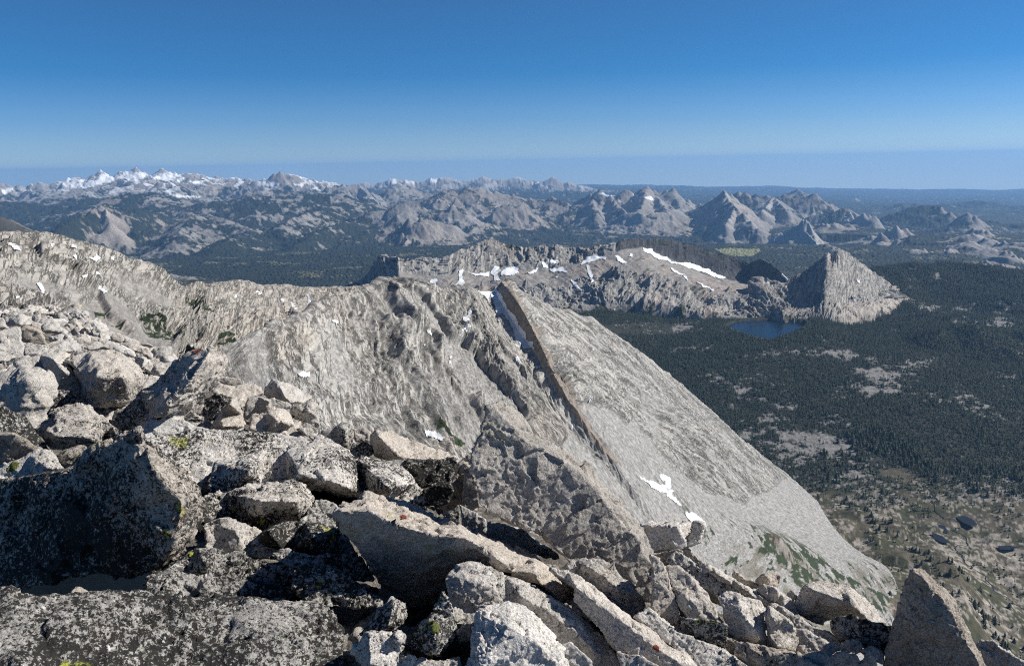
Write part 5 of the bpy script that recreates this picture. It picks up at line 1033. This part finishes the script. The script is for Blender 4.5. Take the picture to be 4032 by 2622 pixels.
    B("tapering grey shard lower left of the triangular slab", 'E', [(110, 1160), (250, 1030), (262, 1060), (275, 1260), (180, 1200)], phi=70, li=.5, wa=.3, to=.4, by=1260)
    B("smooth grey shelf along the long shaded slab's upper edge", 'E', [(505, 1180), (620, 1222), (760, 1312), (860, 1400), (985, 1495), (880, 1520), (700, 1410), (510, 1330)], phi=58, li=.15, wa=.1, to=.5, by=1520)
    B("speckled wedge filling the gap under the tall slab", 'E', [(560, 1200), (760, 1240), (860, 1290), (960, 1360), (1050, 1430), (1140, 1470), (1195, 1540), (1060, 1540), (860, 1420), (700, 1320)], phi=46, li=.55, wa=.15, to=.5, by=1560)
    B("dark domed boulder nestled at the foot of the tall slab", 'G', [(165, 280), (250, 234), (330, 211), (400, 218), (450, 260), (520, 320), (600, 400), (650, 460), (675, 505), (600, 575), (500, 540), (440, 490), (340, 400), (260, 335)], [(330, 270, -.07), (420, 330, -.08), (520, 420, -.08)], phi=56, yaw=14, li=.5, wa=.35, to=.44, by=560, kd=.98)
    B("narrow tan slab set on end at the tall slab's right foot", 'G', [(700, 530), (705, 300), (690, 195), (760, 240), (792, 320), (832, 440), (862, 560), (872, 660), (800, 640), (740, 590)], phi=76, yaw=30, li=.2, wa=.7, to=.45, by=680, th=.35)
    B("flat-topped white block jutting right from the tall slab", 'G', [(630, 20, .5), (680, 8, .7), (860, 12, .7), (940, 6, .7), (1015, 12, .6), (992, 80), (982, 130), (900, 152), (800, 168), (760, 175), (690, 185), (655, 100)], [(690, 30, 0), (850, 28, -.05), (1000, 25, 0)], phi=72, yaw=18, li=.12, wa=.25, to=.58, by=330, th=.6, sm=2)
    B("shadowed rock under the flat-topped white block", 'G', [(690, 200), (840, 168), (885, 180), (840, 240), (780, 260), (720, 240)], phi=100, li=.2, wa=.5, to=.42, by=360)
    B("large pinkish speckled rock face above a black hollow", 'G', [(785, 262), (850, 270), (900, 310), (960, 360), (1020, 420), (1065, 490), (1095, 585), (1050, 600), (900, 565), (850, 505), (820, 400), (800, 330)], [(930, 470, -.05)], phi=50, yaw=14, li=.35, wa=.6, to=.52, by=660, kd=.97)
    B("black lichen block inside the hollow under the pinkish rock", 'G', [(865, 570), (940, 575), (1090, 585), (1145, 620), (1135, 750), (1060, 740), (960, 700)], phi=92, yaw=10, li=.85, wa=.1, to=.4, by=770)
    B("small grey chip at the foot of the tan slab", 'G', [(868, 575), (900, 590), (955, 690), (900, 680), (868, 640)], phi=70, li=.15, wa=.4, by=710)
    # --- right side
    B("long thin sharp-edged slab slanting down the brink", 'H', [(225, 228), (300, 268), (420, 338), (560, 418), (720, 508), (810, 548), (780, 575), (600, 490), (440, 400), (330, 345), (235, 295)], [(330, 310, -.03), (400, 350, -.04), (500, 405, -.04), (600, 455, -.04), (700, 515, -.03)], phi=48, li=.12, wa=.4, to=.56, by=600)
    B("short pointed slab just below the white block", 'H', [(115, 165), (160, 152), (235, 230), (235, 270), (180, 250)], phi=68, li=.15, wa=.5, by=330)
    B("ragged grey rib behind the pinkish rock", 'H', [(35, 235), (90, 168), (200, 248), (330, 355), (420, 378), (500, 418), (570, 465), (500, 490), (350, 450), (280, 400), (170, 340), (60, 280)], phi=55, li=.55, wa=.3, by=520)
    B("pale block split by a dark crack, right of the pinkish rock", 'H', [(345, 450), (400, 412), (450, 418), (530, 458), (592, 468), (622, 520), (612, 590), (632, 710), (620, 760), (540, 740), (430, 700), (390, 630), (370, 525)], [(480, 540, -.08), (560, 640, -.1)], phi=46, yaw=14, li=.42, wa=.4, to=.57, by=770, amp=.6)
    B("dark-grey upright block beside the split pale block", 'H', [(608, 565), (640, 498), (700, 538), (770, 588), (802, 650), (805, 770), (740, 785), (660, 760), (640, 670)], [(660, 570, -.08), (690, 740, -.1)], phi=68, yaw=24, li=.55, wa=.5, to=.5, by=790)
    B("brown low block on the bottom edge below the split pale block", 'H', [(425, 695), (500, 720), (620, 738), (800, 770), (900, 838), (960, 860), (980, 920), (600, 920), (480, 880), (440, 790)], [(600, 790, -.06)], phi=62, li=.5, wa=.9, to=.42, by=880)
    B("brown-grey slab right of the upright block", 'H', [(798, 640), (860, 638), (950, 688), (1060, 750), (1000, 800), (830, 810), (803, 710)], phi=42, yaw=10, li=.35, wa=.6, by=830)
    B("long pale slab running under the angular white block", 'H', [(640, 500), (720, 508), (800, 558), (900, 618), (1000, 658), (1065, 710), (1055, 760), (900, 680), (760, 600)], phi=38, li=.45, wa=.35, to=.52, by=760)
    B("angular white block with a clean top on the brink", 'H', [(555, 405), (600, 373), (680, 388), (712, 430), (772, 460), (802, 520), (815, 550), (740, 545), (690, 505), (600, 445)], [(690, 410, -.05), (735, 520, -.05)], phi=66, li=.08, wa=.4, to=.57, by=590, sm=2)
    B("little pointed grey stone left of the large whale-backed boulder", 'H', [(738, 430), (770, 398), (792, 420), (803, 450), (770, 480), (745, 460)], phi=72, li=.2, wa=.2, by=520)
    B("brown cube-like rock on the brink", 'H', [(558, 365), (600, 308), (680, 308), (712, 320), (702, 395), (640, 390), (580, 392)], [(625, 330, -.1), (640, 385, -.1)], phi=84, yaw=0, li=.3, wa=.95, to=.45, by=430)
    B("small tan pointed rock left of the brown cube-like rock", 'H', [(418, 325), (430, 283), (470, 308), (500, 338), (550, 358), (592, 390), (540, 400), (480, 375)], phi=66, li=.1, wa=.85, by=430)
    B("large whale-backed boulder with a sunlit right flank at the lower right", 'H', [(788, 485, .15), (830, 420, .2), (860, 368, .4), (960, 362, .6), (1080, 378, .6), (1130, 400, .5), (1200, 458, .5), (1280, 530, .5), (1325, 605, .4), (1250, 605, .2), (1100, 575, .05), (1000, 580, 0), (950, 560, 0), (830, 555, 0), (800, 520, .05)],
      [(872, 395, .0), (940, 420, -.05), (1080, 470, -.08), (1115, 440, -.05), (1180, 540, -.05)], phi=95, yaw=0, li=.22, wa=.5, to=.5, by=640, sm=2, amp=.6, th=.6)
    B("dark brown pitted block below the whale-backed boulder", 'H', [(998, 590), (1050, 558), (1130, 558), (1250, 598), (1375, 620), (1372, 710), (1325, 790), (1240, 750), (1130, 720), (1050, 705), (1020, 650)], phi=88, yaw=8, li=.72, wa=.85, to=.42, by=800)
    B("tall dark spire rock at the lower right with a bright right edge", 'I', [(505, 960, .1), (530, 870, .08), (560, 760, .06), (600, 600, .05), (620, 510, .05), (660, 400, .05), (690, 320, .05), (718, 276, .04), (750, 271, .08), (790, 290, .12), (832, 350, .14), (852, 374, .14), (892, 390, .16), (952, 460, .17), (992, 520, .18), (1012, 580, .18), (1062, 670, .2), (1092, 740, .2), (1132, 820, .22), (1160, 880, .22), (1185, 960, .22)],
      [(722, 300, 0), (775, 335, 0), (822, 390, 0), (875, 435, 0), (948, 535, 0), (990, 630, 0), (1030, 710, 0), (1095, 810, 0), (1130, 900, 0), (800, 600, -.04)], phi=88, yaw=0, th=.3, li=.06, wa=.95, to=.40, by=1040, res=4.0, mat=M_rock2, sm=1, amp=.3)
    B("grey layered rock in the bottom right corner behind the spire", 'I', [(1085, 740), (1110, 698), (1190, 708), (1232, 740), (1300, 788), (1380, 830), (1440, 920), (1130, 940), (1115, 830)], phi=60, li=.25, wa=.3, to=.5, by=930, kd=1.15)
    B("flat little slab in front of the whale-backed boulder's left end", 'I', [(35, 540), (110, 528), (185, 530), (215, 582), (190, 605), (120, 592)], phi=40, li=.35, wa=.3, by=620)
    B("small heaped rock under the dark brown pitted block", 'I', [(285, 730), (330, 700), (400, 688), (425, 740), (390, 775), (300, 780)], phi=60, li=.5, wa=.3, by=800)
    B("smooth dark round boulder on the bottom edge left of the spire", 'I', [(210, 830), (230, 790), (300, 768), (390, 788), (398, 850), (395, 920), (225, 920)], phi=88, yaw=20, li=.2, wa=.3, to=.36, by=910)
    B("tan wedge stone on the bottom edge against the spire", 'I', [(390, 850), (460, 758), (492, 800), (520, 880), (500, 920), (390, 910)], phi=78, yaw=10, li=.15, wa=.7, to=.45, by=920)
    B("speckled rock between the dark brown block and the spire", 'I', [(395, 760), (480, 728), (545, 780), (550, 850), (500, 830), (440, 800)], phi=50, li=.5, wa=.35, by=860)
    B("grey slanting rock left of the smooth dark round boulder", 'H', [(830, 790), (900, 770), (1010, 790), (1000, 840), (1010, 900), (900, 880), (850, 830)], phi=70, li=.35, wa=.3, to=.42, by=910)
    # --- bottom middle
    B("peaked dark rock in the black pit, left of the green-lichened pyramid", 'F', [(175, 670), (260, 560), (360, 445), (422, 480), (455, 555), (400, 650), (330, 690)], [(375, 480, -.1), (340, 640, -.15)], phi=70, li=.82, wa=.2, to=.45, by=720)
    B("sharp pyramid stone with green lichen in the black pit", 'F', [(435, 745), (520, 620), (600, 540), (640, 450), (668, 403), (702, 470), (742, 580), (745, 655), (640, 820), (520, 810)], [(660, 440, -.1), (620, 700, -.18)], phi=68, li=.8, wa=.15, to=.45, by=830, marks=[([(600, 620), (640, 600), (650, 660), (610, 670)], M_moss, "lichen_patch")])
    B("squarish white-speckled block on the bottom edge by the black pit", 'F', [(115, 775), (200, 650), (260, 643), (370, 662), (400, 638), (444, 672), (415, 790), (405, 900), (230, 900), (190, 850)], [(225, 670, -.06), (240, 850, -.08), (400, 690, -.06)], phi=70, li=.55, wa=.3, to=.54, by=900)
    B("small knob of rock on the bottom edge beside the squarish block", 'F', [(408, 845), (460, 788), (502, 800), (500, 850), (440, 880)], phi=60, li=.6, wa=.3, by=900)
    B("flat cracked rock on the bottom edge below the green-lichened pyramid", 'F', [(425, 900), (520, 810), (680, 830), (765, 795), (785, 857), (790, 930), (430, 930)], phi=35, li=.5, wa=.5, to=.48, by=920)
    B("small sunlit nub left of the bright white front boulder", 'F', [(745, 655), (800, 593), (832, 620), (840, 700), (760, 720)], phi=70, li=.35, wa=.4, to=.45, by=760)
    B("bright white front boulder at the bottom centre", 'F', [(770, 920), (825, 790), (828, 700), (850, 560), (880, 510), (960, 488), (1050, 472), (1140, 500), (1195, 530), (1265, 600), (1325, 680), (1385, 760), (1420, 920)], [(900, 560, -.04), (1050, 620, -.1), (1200, 700, -.1), (900, 850, -.06)], phi=42, yaw=14, li=.28, wa=.25, to=.66, by=920, res=4.2, amp=.6)
    B("cracked stone on the bottom edge right of the bright white boulder", 'G', [(140, 740), (220, 716), (300, 780), (355, 850), (370, 930), (140, 930)], phi=58, li=.45, wa=.35, by=910)
    B("smooth rock on the bottom edge at the foot of the cracked spine", 'G', [(490, 770), (620, 788), (740, 850), (760, 930), (540, 930)], phi=56, li=.25, wa=.5, by=910)
foreground()
def small_rocks():
    r = np.random.default_rng(21); protos = []
    for k in range(9):
        m = 11; P = r.normal(size=(m, 3)); P /= np.linalg.norm(P, axis=1, keepdims=True); P *= np.array([1.0, r.uniform(.6, .9), r.uniform(.4, .75)]) * .5 * r.uniform(.85, 1.1, (m, 1))
        bm = bmesh.new(); vs = [bm.verts.new(p) for p in P]; bmesh.ops.convex_hull(bm, input=vs)
        for v in [v for v in bm.verts if not v.link_faces]: bm.verts.remove(v)
        bm.verts.index_update(); body = ([v.co[:] for v in bm.verts], [[v.index for v in f.verts] for f in bm.faces]); bm.free()
        V, Fq, n = rough_mesh(body, .028, 300 + k * 7, .11, 1)
        o = mesh_obj("rock", V, Fq, M_rock, smooth=True); protos.append(o.data); bpy.data.objects.remove(o)
    zones = [([(-20, 1190), (150, 1195), (300, 1225), (430, 1290), (560, 1340), (690, 1395), (900, 1520), (1240, 1650), (1200, 1720), (800, 1700), (400, 1640), (-20, 1640)], 170, (.25, .95), "small angular rock in the far jumble on the left boulder slope", "small rocks of the far boulder jumble"),
             ([(-20, 1640), (800, 1720), (1460, 1700), (1760, 1850), (2500, 2080), (2760, 2190), (3120, 2370), (3560, 2500), (3480, 2620), (-20, 2620)], 130, (.12, .42), "small angular rock wedged in a gap between the big boulders", "small rocks in the gaps between boulders")]
    for poly, cnt, (lo, hi), lb, gr in zones:
        X = [p[0] for p in poly]; Y = [p[1] for p in poly]; done = 0
        for _ in range(6000):
            if done >= cnt: break
            x, y = r.uniform(min(X), max(X)), r.uniform(min(Y), max(Y)); ax, ay = np.array([x]), np.array([y])
            if not in_poly(ax, ay, poly)[0] or any(in_poly(ax, ay, q)[0] for q in OUTL): continue
            d = slope_d(x, y)
            if d > 70: continue
            p = at(x, y, d); s_ = r.uniform(lo, hi) ** 1.0 * (1.0 if d > 9 else .8)
            o = bpy.data.objects.new("rock", protos[done % 9]); SC.collection.objects.link(o)
            o.location = (p[0], p[1], p[2] - .22 * s_ + (.0 if d > 9 else -.1)); o.scale = (s_ * r.uniform(.9, 1.5), s_, s_ * r.uniform(.8, 1.2)); o.rotation_euler = (r.uniform(-.5, .5), r.uniform(-.5, .5), r.uniform(0, 6.28))
            o.color = (r.uniform(.1, .7), r.uniform(.05, .7), r.uniform(.42, .6), 1); tag(o, lb, "rock", gr, 'thing'); done += 1
small_rocks()

# --- ground under the boulders: coarse grit and rubble, falling away past the brink
_e = [(-400, 1150), (0, 1190), (150, 1200), (300, 1225), (430, 1290), (560, 1340), (700, 1385), (900, 1520), (1250, 1650), (1500, 1710), (1760, 1830), (2100, 1980), (2500, 2070), (2750, 2170), (2900, 2260), (3130, 2350), (3450, 2440), (3650, 2520), (4032, 2620), (4400, 2700)]
_ea = np.array([math.atan2(ray(np.array([float(x)]), np.array([float(y)]))[0, 0], ray(np.array([float(x)]), np.array([float(y)]))[0, 1]) for x, y in _e]); _ed = np.array([slope_d(x, y) for x, y in _e])
ga = np.radians(np.linspace(-60, 60, 420)); gt = np.concatenate([np.linspace(0.25, 1, 260), np.linspace(1.03, 4, 60)])
edge = np.interp(ga, _ea, np.minimum(_ed, 60))
Dg = edge[:, None] * gt[None, :]; xg, yg = Dg * np.sin(ga)[:, None], Dg * np.cos(ga)[:, None]
zg = GA + GBY * yg + GBX * xg - .28 + .10 * fbm2(xg / .9, yg / .9, 5, .6, 5) + .03 * fbm2(xg / .15, yg / .15, 3, .6, 8)
zg = zg - np.maximum(Dg - edge[:, None], 0) * .75
M_grit, _t, _b = new_mat("grit"); _g = N(_t, "ShaderNodeNewGeometry")
_n = noise(_t, _g.outputs["Position"], 14, 8, .7); _t.links.new(ramp(_t, _n, [(.3, (.05, .045, .04)), (.5, (.2, .18, .155)), (.7, (.38, .35, .31))]), _b.inputs["Base Color"]); bump(_t, _n, _b, .06)
gp = np.stack([xg, yg, zg], -1).reshape(-1, 3)
tag(mesh_obj("ground", gp, grid_faces(*xg.shape)[:, ::-1], M_grit, smooth=True), kind='structure')

# ------------------------------------------------------------------ conifers of the basin
M_crown, _t, _b = new_mat("conifer_needles", 0.85)
_oi = N(_t, "ShaderNodeObjectInfo"); _g = N(_t, "ShaderNodeNewGeometry"); _n = noise(_t, _g.outputs["Position"], .6, 4, .7)
_t.links.new(ramp(_t, _n, [(.3, (.014, .022, .012)), (.55, (.030, .042, .022)), (.75, (.055, .066, .034))]), _b.inputs["Base Color"])
M_trunk = plain_mat("bark", (.12, .085, .06), 6)
_tr = np.random.default_rng(5)
def conifer_mesh(seed, h=1.0, sides=7, tiers=5, w=.26):
    """needle sprays: drooping jagged tiers, unit height"""
    r = np.random.default_rng(seed); V = []; Fc = []
    for k in range(tiers):
        f = k / (tiers - 1); zb = .10 + .72 * f; zt = min(1.0, zb + .30 - .06 * f); rad = w * (1 - f) ** .8 * r.uniform(.8, 1.15) + .025
        ox, oy = r.uniform(-.03, .03, 2); b = len(V); V.append((ox * .3, oy * .3, zt)); a0 = r.uniform(0, 6.28)
        m = sides * 2
        for i in range(m):
            a = a0 + i * 2 * math.pi / m; q = rad * (r.uniform(.75, 1.2) if i % 2 == 0 else r.uniform(.38, .6))
            V.append((ox + q * math.cos(a), oy + q * math.sin(a), zb + (r.uniform(-.06, .0) if i % 2 == 0 else .05)))
        for i in range(m): Fc.append((b, b + 1 + i, b + 1 + (i + 1) % m))
    return np.array(V), np.array(Fc)
def mesh_only(name, V, Fc, mat):
    o = mesh_obj(name, V, Fc, mat); me = o.data; bpy.data.objects.remove(o); return me
crowns = [mesh_only("crown", *conifer_mesh(i, w=_w, tiers=_k), M_crown) for i, (_w, _k) in enumerate([(.26, 6), (.34, 5), (.22, 6), (.42, 4), (.30, 5)])]
_a = np.arange(6) * math.pi / 3
_tv = np.concatenate([np.stack([.022 * np.cos(_a), .022 * np.sin(_a), 0 * _a - .05], 1), np.stack([.008 * np.cos(_a), .008 * np.sin(_a), 0 * _a + .8], 1)])
trunk_me = mesh_only("trunk", _tv, np.array([(i, (i + 1) % 6, 6 + (i + 1) % 6, 6 + i) for i in range(6)]), M_trunk)
# where trees can stand
n_try = 230000
aa = _tr.uniform(math.radians(3.5), math.radians(37), n_try); dd = np.sqrt(_tr.uniform(1450. ** 2, 6300. ** 2, n_try))
tx, ty = dd * np.sin(aa), dd * np.cos(aa); tz = land_z(tx, ty)
f3 = fbm2(tx / 130, ty / 130, 5, .6, 51); f4 = fbm2(tx / 22, ty / 22, 4, .7, 55); cl = fbm2(tx / 45, ty / 45, 3, .6, 93)
op = 1 - sstep(2150, 2500, dd + f3 * 420 + (aa - math.radians(23)) * -900)
fL = fbm2(tx / 520, ty / 520, 3, .5, 59)
dens = (1 - sstep(.12, .32, f3 * .6 + f4 * .5 + .55 * fL - .06)) * (.85 + .15 * (cl > 0)) * (1 - op) + op * .30 * sstep(-.05, .25, cl + .35 * f4 + .02)
tpx, tpy = project(np.stack([tx, ty, tz], 1)); tX, tY = tpx / Q, tpy / Q
lakeP = WL['lake'][0]; dens *= ~in_poly(tx, ty, (lakeP[:, :2].mean(0) + (lakeP[:, :2] - lakeP[:, :2].mean(0)) * 1.12).tolist())
mead = (np.hypot((tX - 1500) / 110, (tY - 765) / 14) < 1) | (np.hypot((tX - 2240) / 90, (tY - 1240) / 60) < 1)
dens *= np.where(mead, .08, 1.0)
behind = in_poly(tX, tY, [(1150, 640), (1300, 722), (1450, 790), (1560, 880), (1660, 970), (1760, 1050), (1830, 1105), (1960, 1215), (2050, 1305), (2075, 1330), (2000, 1600), (1000, 1600)])
mtn = in_poly(tX, tY, [(1200, 560), (1760, 560), (1835, 640), (1950, 575), (2110, 688), (2080, 712), (1990, 733), (1935, 740), (1840, 744), (1640, 743), (1500, 722), (1300, 722)])
keep = (_tr.uniform(0, 1, n_try) < dens * np.clip(1.15 - (dd - 3500) / 5000, .45, 1)) & ~behind & ~mtn & (tX > 1180) & (tX < 2450) & (tY < 1600)
tx, ty, tz, dd, tX, tY, op = (q[keep] for q in (tx, ty, tz, dd, tX, tY, op))
ht = _tr.uniform(9, 19, len(tx)) * np.where(op > .5, .75, 1.0) * np.clip(dd / 3600, 1, 1.5) * (1 + .3 * fbm2(tx / 90, ty / 90, 2, .5, 97))
inview = (tX > 1900) & (tX < 2380) & (tY < 1560)
spire = in_poly(tX, tY, [(2050, 1548), (2120, 1318), (2150, 1325), (2230, 1420), (2290, 1548)]) | in_poly(tX, tY, [(1640, 1220), (1850, 1360), (2060, 1450), (2060, 1600), (1600, 1600)])
score = np.where(inview & ~spire, ht / dd, 0); order = np.argsort(-score); ind = order[:300]; rest = order[300:]
def tree_label(x, y):
    if y < 1080: return "dark conifer on the near edge of the closed forest", "conifers on the near edge of the forest"
    if x > 2200: return "small dark conifer scattered over the boggy basin floor", "conifers scattered over the basin floor"
    return "small dark conifer on the stony ground beside the scree fan", "conifers beside the scree fan"
for n_, i in enumerate(ind):
    e = bpy.data.objects.new("conifer", None); SC.collection.objects.link(e); e.location = (tx[i], ty[i], tz[i] - .3); e.empty_display_size = .1
    e.scale = (ht[i] * _tr.uniform(.9, 1.35),) * 2 + (ht[i],); e.rotation_euler = (0, 0, _tr.uniform(0, 6.28))
    lb, gr = tree_label(tX[i], tY[i]); tag(e, lb, "tree", gr, 'thing')
    for nm, me in (("crown", crowns[n_ % 5]), ("trunk", trunk_me)):
        c = bpy.data.objects.new(nm, me); SC.collection.objects.link(c); c.parent = e
# the closed forest: one body of stuff
Vs, Fs = [], []; base = 0
kinds = [conifer_mesh(40 + i, sides=3, tiers=3, w=_w) for i, _w in enumerate([.22, .28, .19, .25])]
for k, (cv, cf) in enumerate(kinds):
    sel = rest[k::4]; m = len(sel); rot = _tr.uniform(0, 6.28, m); sc_ = ht[sel]
    c, s_ = np.cos(rot)[:, None], np.sin(rot)[:, None]; wd = (sc_ * _tr.uniform(.85, 1.25, m))[:, None]
    P = np.stack([(cv[None, :, 0] * c - cv[None, :, 1] * s_) * wd + tx[sel][:, None], (cv[None, :, 0] * s_ + cv[None, :, 1] * c) * wd + ty[sel][:, None], cv[None, :, 2] * sc_[:, None] + tz[sel][:, None] - .5], -1)
    Vs.append(P.reshape(-1, 3)); Fs.append((cf[None] + (np.arange(m) * len(cv))[:, None, None] + base).reshape(-1, 3)); base += m * len(cv)
print("forest trees", len(rest))
tag(mesh_obj("forest", np.concatenate(Vs), np.concatenate(Fs), M_crown), kind='stuff')
# little tarns and the stream that winds between them
def pond(pts):
    r = ray(np.array([p[0] * Q for p in pts]), np.array([p[1] * Q for p in pts]))
    t = np.full(len(pts), 1900.0)
    for _ in range(25): P = r * t[:, None]; t = t * (land_z(P[:, 0], P[:, 1]) / P[:, 2])
    P = r * t[:, None]; return P
for pl in ([(2222, 1203), (2240, 1200), (2262, 1215), (2270, 1226), (2258, 1232), (2240, 1222)], [(2178, 1222), (2195, 1226), (2205, 1240), (2192, 1238)], [(2165, 1240), (2190, 1250), (2208, 1266), (2190, 1264), (2172, 1252)], [(2318, 1272), (2345, 1268), (2368, 1276), (2345, 1284), (2325, 1282)]):
    P = pond(pl); z = P[:, 2].max() + .9
    water("pond", P, z, M_bog)
st = pond([(2150, 1130), (2172, 1160), (2180, 1185), (2200, 1205), (2225, 1215), (2215, 1235), (2240, 1245), (2255, 1262), (2232, 1268), (2210, 1280), (2235, 1292), (2245, 1310), (2275, 1330), (2300, 1345), (2315, 1375), (2350, 1400), (2390, 1420)])
V = []; 
tt = np.linspace(0, len(st) - 1, 300); C = np.stack([np.interp(tt, np.arange(len(st)), st[:, k]) for k in range(3)], 1)
C[:, 0] += 9 * vn2(tt * 1.9, tt * 0, 3) + 5 * vn2(tt * 4.3, tt * 0, 4); C[:, 1] += 12 * vn2(tt * 2.1, tt * 0, 7); C[:, 2] = land_z(C[:, 0], C[:, 1]) + .7
T = np.gradient(C, axis=0); W = np.stack([-T[:, 1], T[:, 0], 0 * T[:, 0]], 1); W /= np.linalg.norm(W, axis=1, keepdims=True)
sv = np.stack([C - W * 1.1, C + W * 1.1], 1).reshape(-1, 3)
tag(mesh_obj("stream", sv, grid_faces(300, 2)[:, ::-1], M_bog), kind='structure')

# ------------------------------------------------------------------ the blue air
def add_haze(dens):
    m = bpy.data.materials.new("haze"); m.use_nodes = True; t = m.node_tree; t.nodes.clear()
    o = t.nodes.new("ShaderNodeOutputMaterial"); v = t.nodes.new("ShaderNodeVolumePrincipled")
    v.inputs["Color"].default_value = (0.29, 0.57, 1.0, 1); v.inputs["Density"].default_value = dens; v.inputs["Anisotropy"].default_value = 0.14
    v.inputs["Absorption Color"].default_value = (0.0, 0.0, 0.0, 1)
    t.links.new(v.outputs[0], o.inputs["Volume"])
    bm = bmesh.new(); bmesh.ops.create_cube(bm, size=1.0)
    zlo, zhi = -3200.0, 260.0
    for q in bm.verts: q.co = (q.co.x * 123000, q.co.y * 123000, zlo + (q.co.z + .5) * (zhi - zlo))
    me = bpy.data.meshes.new("haze"); bm.to_mesh(me); bm.free(); me.materials.append(m)
    h = bpy.data.objects.new("haze", me); SC.collection.objects.link(h); tag(h, kind='stuff')
add_haze(2.05e-5)
